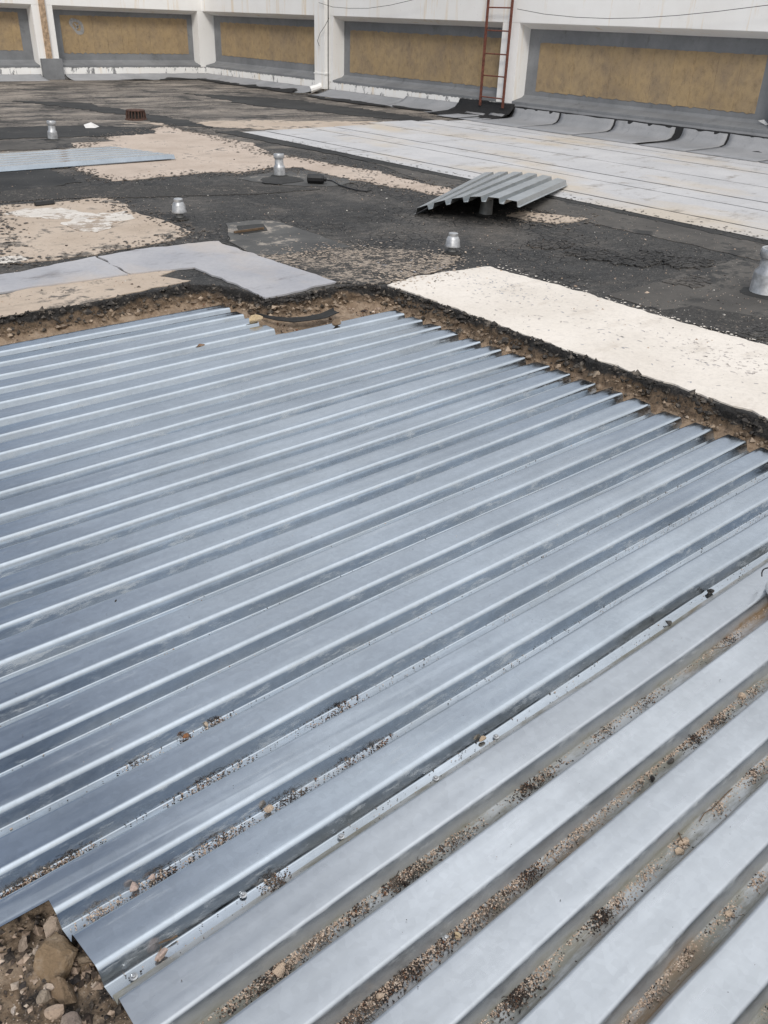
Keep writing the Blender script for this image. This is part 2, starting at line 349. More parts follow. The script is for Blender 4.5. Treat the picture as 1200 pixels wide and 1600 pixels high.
# crumbled edge of the opening: felt layers over soil
def edge_mesh(path, flip, name, widths, seed=0, res=.011):
    pts = []
    for i in range(len(path)-1):
        a = Vector(path[i]); b = Vector(path[i+1]); k = max(1, int((b-a).length/res))
        for j in range(k): pts.append((a.lerp(b, j/k), widths[i]+(widths[i+1]-widths[i])*j/k))
    pts.append((Vector(path[-1]), widths[-1]))
    n = len(pts); P = [p for p, w in pts]
    for _ in range(12): P = [P[0]]+[(P[i-1]+P[i]*2+P[i+1])/4 for i in range(1, n-1)]+[P[-1]]
    dn = []
    for i in range(n):
        d = P[min(i+3, n-1)]-P[max(i-3, 0)]; q = Vector((d.y, -d.x)).normalized()*(-1 if flip else 1); dn.append(q)
    for _ in range(25): dn = [dn[0]]+[((dn[i-1]+dn[i]*2+dn[i+1])/4) for i in range(1, n-1)]+[dn[-1]]
    prof = [(-.03, .0605), (-.012, .0625), (-.002, .0635), (.003, .058), (.012, .047), (.018, .033), (.026, .02), (.035, .010), (.046, .0), (.06, -.014), (.075, -.028)]
    ext = [.2, .4, .6, .8, 1.0]
    V = []; F = []; m_ = len(prof)+len(ext)
    for i in range(n):
        w = pts[i][1]
        rag = mn.noise(Vector((P[i].x*5, P[i].y*5, seed)))*.02+mn.noise(Vector((P[i].x*23, P[i].y*23, seed+3)))*.012
        for j in range(m_):
            if j < len(prof): d, z = prof[j]
            else:
                t = ext[j-len(prof)]; d = .075+t*w; z = -.036-.016*min(1, t*2.5)
            q = P[i]+dn[i]*(d+(rag if j > 1 else 0))
            k1 = mn.noise(Vector((q.x*16, q.y*16, z*30+seed))); k2 = mn.noise(Vector((q.x*48, q.y*48, z*60+seed))); k3 = mn.noise(Vector((q.x*5, q.y*5, z*8+seed)))
            a = 0 if j < 1 else (1 if j >= 3 else .45)
            k4 = mn.noise(Vector((q.x*100, q.y*100, z*90+seed))); q = q+dn[i]*(k1*.020+k2*.013+k4*.006)*a; z += (k1*.014+k2*.009+k3*.012+k4*.004)*a
            if j > len(prof): z = min(z, -.046)
            V.append((q.x, q.y, z))
    for i in range(n-1):
        for j in range(m_-1):
            a = i*m_+j; q = (a, a+1, a+m_+1, a+m_); F.append(q if not flip else q[::-1])
    return obj(name, V, F, M['soil'], smooth=True, kind='structure')
wd = []
for p in EDGE:
    if p[0] < 2.4: wd.append(.34)
    elif p[0] < 3.2: wd.append(.42)
    else: wd.append(.22)
edge_mesh(EDGE, False, 'broken_roof_edge', wd)
edge_mesh([(-.30, -1.3), (-.30, .6), (-.28, 1.02), (-1.3, 1.02)], False, 'near_roof_edge', [.05]*4, 5)
# lumpy soil ledge the near sheet ends rest on
def terrain(name, x0, x1, y0, y1, res, fz, mat, kind='structure'):
    nx = int((x1-x0)/res); ny = int((y1-y0)/res); V = []; F = []
    for i in range(nx+1):
        for j in range(ny+1):
            x = x0+(x1-x0)*i/nx; y = y0+(y1-y0)*j/ny; V.append((x, y, fz(x, y)))
    for i in range(nx):
        for j in range(ny):
            a = i*(ny+1)+j; F.append((a, a+ny+1, a+ny+2, a+1))
    return obj(name, V, F, mat, smooth=True, kind=kind)
def nz(x, y):
    b = -.085+.05*max(0, min(1, (.16-x)/.2))
    b += mn.noise(Vector((x*14, y*14, 1)))*.016+mn.noise(Vector((x*45, y*45, 4)))*.008+mn.noise(Vector((x*110, y*110, 7)))*.004
    b += .022*mn.noise(Vector((x*6, y*6, 11)))
    return min(b, -.056) if x > .19 or y > 1.15 else b
terrain('soil_ledge', -.36, .5, .3, 1.3, .0065, nz, M['soil2'])

# ------------------------------------------------------------------ roof patches
def sq(x0, x1, y0, y1): return [(x0, y0), (x1, y0), (x1, y1), (x0, y1)]
patch('beige_coating', ppoly([(107, 262), (175, 283), (235, 279), (300, 272), (350, 268), (372, 272), (425, 262), (470, 262), (540, 281), (600, 289), (650, 300), (700, 308), (715, 297), (660, 287), (600, 271), (555, 263), (500, 253), (455, 245), (415, 240), (398, 226), (330, 212), (290, 205), (262, 197), (236, 203), (247, 209), (165, 214), (178, 220), (108, 222), (122, 231), (60, 240), (60, 262)]), M['beige'], .0648, amp=.05, step=.06, seed=1)
patch('beige_coating', ppoly([(190, 193), (300, 196), (380, 201), (470, 204), (560, 203), (640, 196), (600, 190), (520, 190), (430, 188), (330, 190)]), M['beige2'], .0640, amp=.10, step=.07, seed=2)
patch('beige_coating', ppoly([(0, 322), (60, 318), (165, 310), (187, 315), (205, 330), (255, 345), (303, 363), (270, 375), (232, 383), (190, 389), (150, 398), (60, 408), (0, 413), (-260, 440), (-260, 340)]), M['beige2'], .0652, amp=.022, seed=3)
patch('beige_coating', ppoly([(0, 462), (150, 433), (283, 421), (250, 432), (300, 440), (230, 452), (140, 475), (0, 496), (-200, 530), (-200, 488)]), M['beige2'], .0644, amp=.015, seed=4)
patch('beige_coating', ppoly([(810, 330), (860, 336), (917, 342), (895, 347), (865, 351), (820, 345), (790, 337)]), M['beige2'], .0656, amp=.03, seed=5)
patch('white_coating', [(3.365, 3.86), (3.6, 3.90), (3.9, 3.87), (4.22, 3.83), (4.26, 3.2), (4.24, 2.4), (4.27, 1.9), (4.28, 0), (4.26, -3), (3.36, -3), (3.37, 0), (3.365, 1.4), (3.35, 2.4), (3.37, 3.2)], M['white_slab'], .0675, th=.0075, step=.02, amp=.016, seed=6)
gs = empty('grey_membrane_strip', None, None); tag(gs, kind='structure')
patch('membrane_piece', [(-3, 5.2), (1.0, 5.24), (1.56, 5.276), (2.205, 5.41), (2.19, 4.905), (1.44, 4.92), (.5, 4.93), (-3, 4.93)], M['grey_strip'], .072, .010, .04, .013, 8, parent=gs)
patch('membrane_piece', [(2.222, 5.40), (2.6, 5.44), (3.08, 5.37), (3.11, 4.7), (3.14, 4.07), (2.9, 4.05), (2.60, 4.03), (2.605, 4.4), (2.60, 4.83), (2.205, 4.90)], M['grey_strip'], .072, .010, .04, .013, 9, parent=gs)
# dark / dusty pads with real edges
patch('bitumen_patch', ppoly([(352, 350), (400, 345), (430, 346), (480, 362), (548, 387), (455, 398), (400, 401), (360, 378)]), M['grey_pad'], .0665, amp=.014, seed=11)
patch('bitumen_patch', ppoly([(370, 355), (412, 352), (418, 362), (375, 368)]), M['black_pad'], .0705, th=.004, amp=.01, seed=12)
patch('bitumen_patch', ppoly([(-120, 290), (0, 267), (76, 264), (122, 285), (105, 290), (-120, 310)]), M['black_pad'], .0661, amp=.03, seed=13)
patch('bitumen_patch', ppoly([(-60, 205), (0, 201), (75, 197), (150, 197), (232, 200), (246, 209), (160, 214), (60, 216), (-60, 222)]), M['black_pad'], .0663, amp=.06, seed=14)
patch('bitumen_patch', ppoly([(368, 280), (420, 271), (470, 267), (508, 272), (560, 285), (520, 292), (440, 290)]), M['grey_pad'], .0662, amp=.02, seed=15)
patch('bitumen_patch', ppoly([(404, 282), (430, 276), (462, 278), (474, 284), (440, 290), (412, 288)]), M['black_pad'], .0702, th=.004, amp=.02, seed=16)
patch('bitumen_patch', [(4.35, 2.95), (5.9, 3.0), (5.95, 1.2), (4.36, 1.2)], M['brown_pad'], .0645, amp=.012, seed=17)
patch('bitumen_patch', [(6.0, -4), (6.62, -4), (6.60, 8.0), (6.05, 6.2), (6.02, 3)], M['brown_pad'], .0646, amp=.03, seed=18)
patch('tar_band', [(6.46, -4), (6.74, -4), (6.76, 4.), (6.70, 8.2), (6.74, 11.0), (6.40, 11.0), (6.54, 8), (6.60, 5.2), (6.55, 3.4)], M['black_pad'], .067, amp=.025, seed=19)
patch('bitumen_patch', ppoly([(120, 160), (300, 190), (330, 200), (270, 196), (180, 178), (20, 158)]), M['black_pad'], .0664, amp=.08, seed=20)
patch('bitumen_patch', ppoly([(290, 146), (450, 155), (560, 170), (700, 190), (640, 190), (470, 172), (400, 166), (330, 152)]), M['black_pad'], .0666, amp=.10, seed=21)
patch('bitumen_patch', ppoly([(120, 232), (0, 236), (-60, 240), (-60, 225), (60, 218), (140, 216), (180, 221), (108, 224)]), M['brown_pad'], .0667, amp=.03, seed=22)
patch('mottled_bitumen', ppoly([(400, 401), (455, 398), (548, 388), (640, 392), (720, 402), (690, 424), (640, 436), (600, 446), (560, 446), (525, 443), (470, 424)]), M['fleck'], .0668, amp=.03, seed=24)
patch('mottled_bitumen', ppoly([(0, 296), (60, 292), (200, 291), (360, 290), (500, 296), (420, 303), (250, 308), (60, 312), (0, 316)]), M['fleck2'], .0659, amp=.03, seed=25)
patch('mottled_bitumen', ppoly([(960, 500), (1080, 478), (1200, 500), (1330, 520), (1250, 560), (1200, 535), (1080, 505)]), M['fleck2'], .0659, amp=.03, seed=26)
# white granule membrane laid in strips
wm = empty('white_membrane', None, None); tag(wm, kind='structure')
US = [6.69, 7.05, 7.86, 8.28, 9.16, 10.08, 10.6, 11.0]
for i in range(len(US)-1):
    a, b = US[i], US[i+1]; top = 10.80+(a-6.69)*.03; zz = .0705+.0012*(i % 2)
    cuts = [-6.5, [2.2, 6.9, 5.1, 8.9, 3.4, 7.5, 6.][i], top]
    if i in (4, 5, 6): top = cuts[-1] = 11.1-.5*(i-4)*.3
    for k in range(2):
        y0, y1 = cuts[k]+(.006 if k else 0), cuts[k+1]-(.006 if k == 0 else 0)
        patch('membrane_strip', [(a+.016, y0), (a+.016, y1), (b-.016, y1), (b-.016, y0)], M['white_mem'], zz, .009, .12, .006, 30+i, parent=wm)
V, F = slab([(6.69, -6.5), (11.0, -6.5), (11.0, 10.7), (6.69, 10.7)], .0685, .003)
obj('seam_tar', V, F, M['tar'], wm)
patch('flaking_coating', ppoly([(8, 336), (40, 328), (95, 326), (150, 336), (196, 331), (212, 343), (188, 347), (150, 342), (90, 345), (50, 341)]), M['white_flake'], .0690, th=.003, amp=.03, seed=51)
patch('flaking_coating', ppoly([(92, 352), (120, 343), (188, 347), (170, 358), (150, 366), (120, 361)]), M['white_flake'], .0692, th=.003, amp=.03, seed=52)
patch('flaking_coating', ppoly([(0, 404), (30, 402), (44, 407), (20, 412), (0, 413)]), M['white_flake'], .0692, th=.003, amp=.02, seed=53)
# flakes broken off the coatings, and dirt caught on them
def flakes(name, polys, mat, z0, n, spread, smin, smax, bias):
    mb = MB(); r = random.Random(n)
    segs = [(Vector(p[i]), Vector(p[(i+1) % len(p)])) for p in polys for i in range(len(p))]; tot = [max(.001, (b-a).length) for a, b in segs]
    for (a, b) in r.choices(segs, tot, k=n):
        q = a.lerp(b, r.random())+Vector((r.gauss(0, spread), r.gauss(0, spread))); s_ = r.uniform(smin, smax)*r.choice([.5, .7, 1]); m_ = r.choice([5, 6, 7]); an = r.uniform(0, 6)
        if q.x < 3.40 and q.y < 4.60: continue
        V = [(q.x+s_*math.cos(an+6.283*k/m_)*r.uniform(.5, 1.5), q.y+s_*math.sin(an+6.283*k/m_)*r.uniform(.5, 1.3), z0+.0006*(k % 2)) for k in range(m_)]
        mb.add(V, [tuple(range(m_))])
    return mb.build(name, mat, kind='stuff')
B1 = ppoly([(107, 262), (175, 283), (300, 272), (372, 272), (425, 262), (540, 281), (650, 300), (700, 308), (715, 297), (600, 271), (500, 253), (415, 240), (330, 212), (262, 197), (165, 214), (122, 231)])
B2 = ppoly([(0, 322), (60, 318), (165, 310), (205, 330), (303, 363), (232, 383), (150, 398), (60, 408), (0, 413)]); B3 = ppoly([(810, 330), (860, 336), (917, 342), (865, 351), (820, 345)])
B4 = [(3.42, 3.86), (4.22, 3.83), (4.26, 2.4), (4.28, 0), (4.26, -2)]; B5 = ppoly([(450, 400), (560, 392), (640, 400), (700, 410), (620, 440), (530, 440)])
flakes('coating_flakes', [B1, B2, B3], M['beige'], .0665, 3000, .09, .005, .022, 0)
flakes('dirt_flakes', [B1, B2, B3], M['brown_pad'], .0700, 3000, .09, .004, .022, 0)
flakes('white_flakes', [B5], M['beige2'], .070, 1500, .14, .003, .013, 0)
flakes('white_flakes', [[(4.27, 3.83), (4.28, 2.4), (4.30, 0), (4.28, -2), (4.27, 3.82)]], M['white_slab'], .068, 500, .03, .003, .011, 0)
flakes('dirt_flakes', [[(6.7, -3), (6.7, 10), (6.75, 10), (6.75, -3)]], M['brown_pad'], .073, 900, .08, .004, .018, 0)
def scuffs(name, cx, cy, rx, ry, mat, z0, n, smax, seed):
    r = random.Random(seed); mb = MB()
    for i in range(n):
        q = (r.gauss(cx, rx), r.gauss(cy, ry)); s_ = r.uniform(.002, smax); an = r.uniform(0, 3.1); m_ = 6
        if not 3.42 < q[0] < 4.2: continue
        mb.add([(q[0]+s_*(1.6*math.cos(6.28*k/m_)*math.cos(an)-.6*math.sin(6.28*k/m_)*math.sin(an))*r.uniform(.6, 1.3), q[1]+s_*(1.6*math.cos(6.28*k/m_)*math.sin(an)+.6*math.sin(6.28*k/m_)*math.cos(an))*r.uniform(.6, 1.3), z0) for k in range(m_)], [tuple(range(m_))])
    return mb.build(name, mat, kind='stuff')
scuffs('coating_scuffs', 3.95, 3.4, .12, .22, M['grey_strip'], .0682, 160, .008, 1)
scuffs('coating_scuffs', 3.9, 1.9, .12, .25, M['grey_strip'], .0682, 200, .009, 2)
scuffs('coating_scuffs', 3.8, 2.6, .25, .9, M['grey_strip'], .0681, 260, .012, 3)
# raised alligator-cracked bitumen scales
def cracked(name, zones, seed):
    r = random.Random(seed); mb = MB()
    for (cx, cy, rx, ry, s) in zones:
        nx = int(2*rx/s); ny = int(2*ry/s)
        gp = {(i, j): (cx-rx+i*s+r.uniform(-.32, .32)*s, cy-ry+j*s+r.uniform(-.32, .32)*s) for i in range(nx+1) for j in range(ny+1)}
        for i in range(nx):
            for j in range(ny):
                q = [gp[(i, j)], gp[(i+1, j)], gp[(i+1, j+1)], gp[(i, j+1)]]
                mx_ = sum(p[0] for p in q)/4; my = sum(p[1] for p in q)/4
                if ((mx_-cx)/rx)**2+((my-cy)/ry)**2 > r.uniform(.5, 1.1): continue
                q = [(mx_+(p[0]-mx_)*.90, my+(p[1]-my)*.90) for p in q]
                mids = []
                for k in range(4):
                    a, b = q[k], q[(k+1) % 4]; mids += [a, ((a[0]+b[0])/2+(mx_-(a[0]+b[0])/2)*-.08, (a[1]+b[1])/2+(my-(a[1]+b[1])/2)*-.08)]
                mids = [((p[0]-mx_)*(.9 if k % 2 == 0 else 1)+mx_, (p[1]-my)*(.9 if k % 2 == 0 else 1)+my) for k, p in enumerate(mids)]
                t = r.uniform(.001, .005); tl = (r.uniform(-.05, .05), r.uniform(-.05, .05)); n = 8
                V = [(p[0], p[1], .067+t+(p[0]-mx_)*tl[0]+(p[1]-my)*tl[1]) for p in mids]+[(p[0]+(p[0]-mx_)*.06, p[1]+(p[1]-my)*.06, .058) for p in mids]
                mb.add(V+[(mx_, my, .067+t*1.3)], [(k, (k+1) % n, 16) for k in range(n)]+[(k+n, (k+1) % n+n, (k+1) % n, k) for k in range(n)])
    return mb.build(name, M['roof'], kind='stuff')
p = lambda x, y: at(x, y)
zs = []
for (x, y, rx, ry, s) in [(1000, 405, .32, .20, .035), (1075, 412, .25, .14, .04), (1078, 440, .2, .12, .05), (930, 398, .2, .2, .03), (1190, 520, .16, .12, .035), (860, 382, .2, .16, .03)]:
    a = p(x, y); zs.append((a[0], a[1], rx, ry, s))
cracked('cracked_bitumen', zs, 3)

# ------------------------------------------------------------------ corrugated deck
RIB = {}
_x0 = dict(zip(range(-4, 16), [546, 566, 586, 604, 629, 655, 682, 710.6, 738, 768, 805, 842.5, 883, 929, 980, 1035.6, 1104.7, 1181.5, 1265, 1364]))
_x5 = dict(zip(range(0, 20), [506, 525.6, 542.5, 562.7, 586.5, 610, 637, 667, 698, 736.5, 772, 815, 867.5, 923, 988.5, 1061, 1151, 1251.5, 1380.6, 1538]))
_en = [(633, 489.5), (661, 503), (689, 510.5), (714.5, 520), (751, 534), (784.5, 546), (817, 560), (854, 574), (892, 585), (932.5, 600), (975.5, 614.7), (1013, 631), (1064, 652), (1112, 671), (1164, 691)]
_m = [(k, 0, y) for k, y in _x0.items()]+[(k, 560, y) for k, y in _x5.items()]+[(k, x, y) for k, (x, y) in enumerate(_en)]
_m += [(15, 1200, 720.6), (16, 1080, 848), (16, 1200, 779), (17, 1080, 917.5), (17, 1200, 844), (18, 1080, 1014.7), (18, 1200, 927), (19, 1080, 1126), (19, 1200, 1030.6), (20, 1080, 1261), (20, 1200, 1154), (21, 1080, 1441), (21, 1200, 1320), (22, 1200, 1537), (16, 90, 1421), (17, 149.5, 1513), (18, 260, 1600), (19, 483, 1600), (20, 710, 1600), (21, 937, 1600), (22, 1143, 1600)]
for k, x, y in _m: RIB.setdefault(k, []).append(at(x, y, 0.))
PIT = .15209
def v_nom(k): return 1.45*2.4475-PIT*k
def rib_y(k, x):
    ps = sorted(RIB.get(k, []))
    if not ps: return v_nom(k)
    if x <= ps[0][0]: d = ps[0][1]-v_nom(k)
    elif x >= ps[-1][0]: d = ps[-1][1]-v_nom(k)
    else:
        for a, b in zip(ps, ps[1:]):
            if a[0] <= x <= b[0]: t = (x-a[0])/max(1e-6, b[0]-a[0]); d = (a[1]-v_nom(k))*(1-t)+(b[1]-v_nom(k))*t; break
    return v_nom(k)+max(-.012, min(.012, d))
DEP = .040
def bend(p0, p1, p2, r, n=5):
    p0, p1, p2 = map(Vector, (p0, p1, p2)); a = (p0-p1).normalized(); b = (p2-p1).normalized(); ang = a.angle(b)
    t = r/math.tan(ang/2); s, e = p1+a*t, p1+b*t; c = p1+(a+b).normalized()*(r/math.sin(ang/2)); out = []
    sa = math.atan2((s-c).y, (s-c).x); ea = math.atan2((e-c).y, (e-c).x); d = (ea-sa+math.pi) % (2*math.pi)-math.pi
    for i in range(n+1): q = sa+d*i/n; out.append((c.x+r*math.cos(q), c.y+r*math.sin(q)))
    return out
def profile(k0, k1, lap_far, lap_near, rad):
    # stations (k, dy from near crest edge, z, web, floor) going from far (+Y) to near
    cor = []
    for k in range(k0, k1+1):
        cor += [(k, .090+.013, -DEP), (k, .090, 0), (k, 0, 0), (k, -.013, -DEP)]
    y = lambda c: v_nom(c[0])+c[1]
    first = (k0, .090+.013+lap_far, -DEP); last = (k1, -.013-lap_near, -DEP)
    cor = [first]+cor+[last]; st = []
    for i, c in enumerate(cor):
        if i in (0, len(cor)-1): pts = [(y(c), c[2])]
        else:
            a, b = cor[i-1], cor[i+1]; r = rad if c[2] == 0 else .004
            pts = bend((y(a), a[2]), (y(c), c[2]), (y(b), b[2]), r, 5 if c[2] == 0 else 3)
        for (yy, zz) in pts:
            st.append((c[0], yy-v_nom(c[0]), zz))
        if i < len(cor)-1 and c[2] == 0 and cor[i+1][2] == 0:   # stiffening groove-free crest: two inner points let it dish
            st += [(c[0], .060, -.0006), (c[0], .030, -.0006)]
    return st
TW = .05
def tilt(k): return .028*math.sin(k*2.4)+.022*math.sin(k*5.3+1)
def sheet(label, k0, k1, x0f, x1, mat, dz=0., lap_far=.014, lap_near=.024, keep=None, seed=0, step=.09, group='corrugated steel sheets laid as the new deck'):
    root = empty('corrugated_sheet', label, 'metal sheet', (0, 0, 0), 0, group)
    st = profile(k0, k1, lap_far, lap_near, .0085 if k0 >= 18 else .0135)
    V = []; F = []; web = []; flo = []; idx = {}
    NX = int((x1-(-1.2))/step)+1
    for j, (k, dy, z) in enumerate(st):
        yn = v_nom(k)+dy; xs = x0f(yn)
        for i in range(NX+1):
            x = xs+(x1-.12-xs)*i/(NX-4) if i <= NX-4 else x1-[.12, .08, .045, .02, 0][i-NX+4]
            x += mn.noise(Vector((yn*3, seed, 2)))*.008*max(0, 1-(x1-x)/.1)
            yy = rib_y(k, x)+dy+mn.noise(Vector((x*1.3, k*3.7, seed)))*.0016
            zz = z+dz+(tilt(k)*(max(0, min(.09, dy))-.045)+TW*mn.noise(Vector((x*.8, k*7.7, 3)))*(max(0, min(.09, dy))-.045) if z > -.02 else 0)+mn.noise(Vector((x*1.1, yn*2.2, seed+4)))*.0035+mn.noise(Vector((x*3.4, yn*7, seed+8)))*.0011-.0012*max(0, 1-(x1-x)/.06)**2*(1 if z > -.02 else .2)
            V.append((x, yy, zz))
            web.append(1. if (-.038 < z < -.003) else 0.); flo.append(1. if z < -.034 else 0.)
    nv = NX+1
    for j in range(len(st)-1):
        for i in range(NX):
            a = j*nv+i; F.append((a, a+nv, a+nv+1, a+1))
    o = obj('sheet_metal', V, F, mat, root, smooth=True)
    o.data.polygons.foreach_set('use_smooth', [True]*len(F))
    for nm, arr in (('web', web), ('floor', flo)):
        at_ = o.data.attributes.new(nm, 'FLOAT', 'POINT'); at_.data.foreach_set('value', arr)
    md = o.modifiers.new('thickness', 'SOLIDIFY'); md.thickness = .0011; md.offset = -1; md.use_rim = False
    return root
XL = -1.2
S_A = sheet('corrugated steel sheet furthest back, cut short beside the notch in the hole edge', -4, 1, lambda y: XL, 2.447, M['galv'], .0035, lap_far=-.012, seed=1)
S_B = sheet('long corrugated steel sheet coming out from under the cut short back sheet', 0, 5, lambda y: XL, 3.222, M['galv'], 0, seed=2)
S_C = sheet('corrugated steel sheet across the middle of the deck, second whole sheet from the back', 6, 11, lambda y: XL, 3.232, M['galv'], .002, seed=3)
def d0(y):
    if y > 1.162: return XL
    return .212+max(0, (1.12-y))*.09
S_D = sheet('bluish corrugated steel sheet with its corner cut away over the rubble at lower left', 12, 17, d0, 3.225, M['galv'], .0005, lap_near=.035, seed=4)
def e0(y): return .231 if y > .6 else .231+(.6-y)*.02
S_E = sheet('dirty corrugated steel sheet in the foreground with gravel and rust in its troughs', 18, 23, e0, 3.225, M['galv_dirty'], .0022, lap_far=.021, seed=5)
sheet('nearest corrugated steel sheet at the bottom right corner', 24, 29, e0, 3.225, M['galv_dirty'], .004, seed=6)
# screws that hold the laps
sc0 = None
for (x, y, par) in [(533, 1307, S_E), (681, 1216, S_E), (775, 1151, S_E), (209, 1526, S_E), (1140, 925, S_E), (697, 1465, S_E), (380, 1398, S_E)]:
    px = at(x, y, -.036)
    if sc0 is None:
        mb = MB(); mb.lathe([(.0075, 0), (.0075, .0012), (.0045, .0018)], 14); mb.lathe([(.0042, .0018), (.0042, .0052), (.003, .006)], 6)
        sc0 = mb.build('screw', M['zinc'], par); o = sc0
    else: o = sc0.copy(); C.objects.link(o); o.parent = par
    o.location = (px[0], px[1], -.0365+(0.0 if x != 697 else -.001))

# ------------------------------------------------------------------ loose debris in the troughs
PAL = {'stone': [(.52, .40, .31), (.46, .35, .27), (.60, .50, .41), (.40, .30, .23)], 'dark': [(.025, .02, .018), (.05, .035, .028), (.035, .03, .03)], 'brown': [(.16, .07, .035), (.12, .06, .035)]}
OCT = np.array([(1, 0, 0), (-1, 0, 0), (0, 1, 0), (0, -1, 0), (0, 0, 1), (0, 0, -1)], float)
OF = [(0, 2, 4), (2, 1, 4), (1, 3, 4), (3, 0, 4), (2, 0, 5), (1, 2, 5), (3, 1, 5), (0, 3, 5)]
def pebbles(name, P, S, Cc, twigs=None, mat=None, kind='stuff', label=None):
    P = np.array(P, float); S = np.array(S, float); n = len(P)
    th = rng.uniform(0, 6.28, n); sh = rng.uniform(.65, 1.35, (n, 6, 1)); el = rng.uniform(.7, 1.3, (n, 1, 3)); el[:, :, 2] *= .75
    o6 = OCT[None]*sh*el; c, s = np.cos(th)[:, None], np.sin(th)[:, None]
    t2 = rng.uniform(0, 6.28, n); c2, s2 = np.cos(t2)[:, None], np.sin(t2)[:, None]
    y2 = o6[..., 1]*c2-o6[..., 2]*s2; z2 = o6[..., 1]*s2+o6[..., 2]*c2; o6 = np.stack([o6[..., 0], y2, z2*.8], -1)
    x = o6[..., 0]*c-o6[..., 1]*s; y = o6[..., 0]*s+o6[..., 1]*c
    Q = np.stack([x, y, o6[..., 2]], -1)*S[:, None, None]+P[:, None, :]
    V = Q.reshape(-1, 3).tolist(); F = (np.array(OF)[None]+(np.arange(n)*6)[:, None, None]).reshape(-1, 3).tolist()
    cols = np.repeat(np.array(Cc), 6, 0).tolist()
    if twigs:
        mb = MB()
        for pts, r in twigs: mb.tube(pts, r, 3, False)
        b = len(V); V += [tuple(v) for v in mb.v]; F += [tuple(i+b for i in f) for f in mb.f]; cols += [[.035, .022, .016]]*len(mb.v)
    o = obj(name, V, F, mat or M['gravel'], kind=kind, label=label)
    ca = o.data.attributes.new('Col', 'FLOAT_COLOR', 'POINT'); ca.data.foreach_set('color', np.c_[np.array(cols), np.ones(len(cols))].ravel())
    return o
def pick(kind): c = random.choice(PAL[kind]); g = random.uniform(.8, 1.2); return tuple(x*g for x in c)
def trough_y(k, x): return rib_y(k, x)-.013, rib_y(k+1, x)+.103
CL = {}   # explicit clumps: trough -> (photo x, y, half length m, kind)
for (x, y, hl, kd, n) in [(25, 1370, .03, 'mix', 260), (70, 1350, .04, 'mix', 260), (110, 1335, .02, 'mix', 120), (250, 1362, .016, 'mix', 150), (345, 1320, .03, 'mix', 240), (160, 1428, .02, 'stone', 130), (590, 1160, .018, 'brown', 90), (545, 1190, .02, 'brown', 80), (320, 1214, .04, 'mix', 220), (340, 1125, .018, 'mix', 90), (292, 1150, .008, 'brown', 25), (215, 1190, .02, 'mix', 60), (530, 1105, .03, 'brown', 120), (450, 1246, .03, 'dark', 120), (420, 1366, .012, 'dark', 160),
        (430, 1508, .04, 'mix', 420), (500, 1470, .035, 'mix', 330), (400, 1528, .03, 'mix', 260), (650, 1362, .03, 'mix', 420), (620, 1378, .014, 'dark', 260), (720, 1318, .04, 'mix', 200), (560, 1420, .02, 'mix', 120), (850, 1212, .03, 'mix', 200), (815, 1225, .02, 'dark', 160), (1010, 1098, .03, 'mix', 140), (1140, 1000, .02, 'mix', 100), (940, 1140, .03, 'mix', 100),
        (590, 1565, .05, 'mix', 520), (560, 1585, .03, 'dark', 260), (640, 1520, .03, 'dark', 240), (700, 1470, .05, 'mix', 360), (770, 1415, .05, 'mix', 420), (830, 1370, .02, 'dark', 180), (900, 1310, .06, 'stone', 300), (1120, 1130, .04, 'mix', 360), (1090, 1160, .02, 'dark', 140), (1170, 1080, .03, 'stone', 120), (1000, 1225, .04, 'stone', 90),
        (800, 1555, .022, 'dark', 340), (830, 1525, .03, 'stone', 160), (940, 1435, .025, 'dark', 420), (965, 1408, .02, 'stone', 150), (1010, 1370, .04, 'stone', 240), (1060, 1320, .03, 'stone', 260), (1120, 1262, .03, 'stone', 220), (1175, 1210, .02, 'mix', 200), (1030, 1560, .04, 'stone', 260), (1090, 1510, .03, 'stone', 200), (1135, 1430, .03, 'stone', 220), (1185, 1375, .03, 'stone', 240), (1190, 1560, .02, 'mix', 160)]:
    ax, ay = at(x, y, -.036)
    k = min(range(8, 27), key=lambda q: abs((sum(trough_y(q, ax))/2)-ay)); CL.setdefault(k, []).append((ax, hl, kd, n))
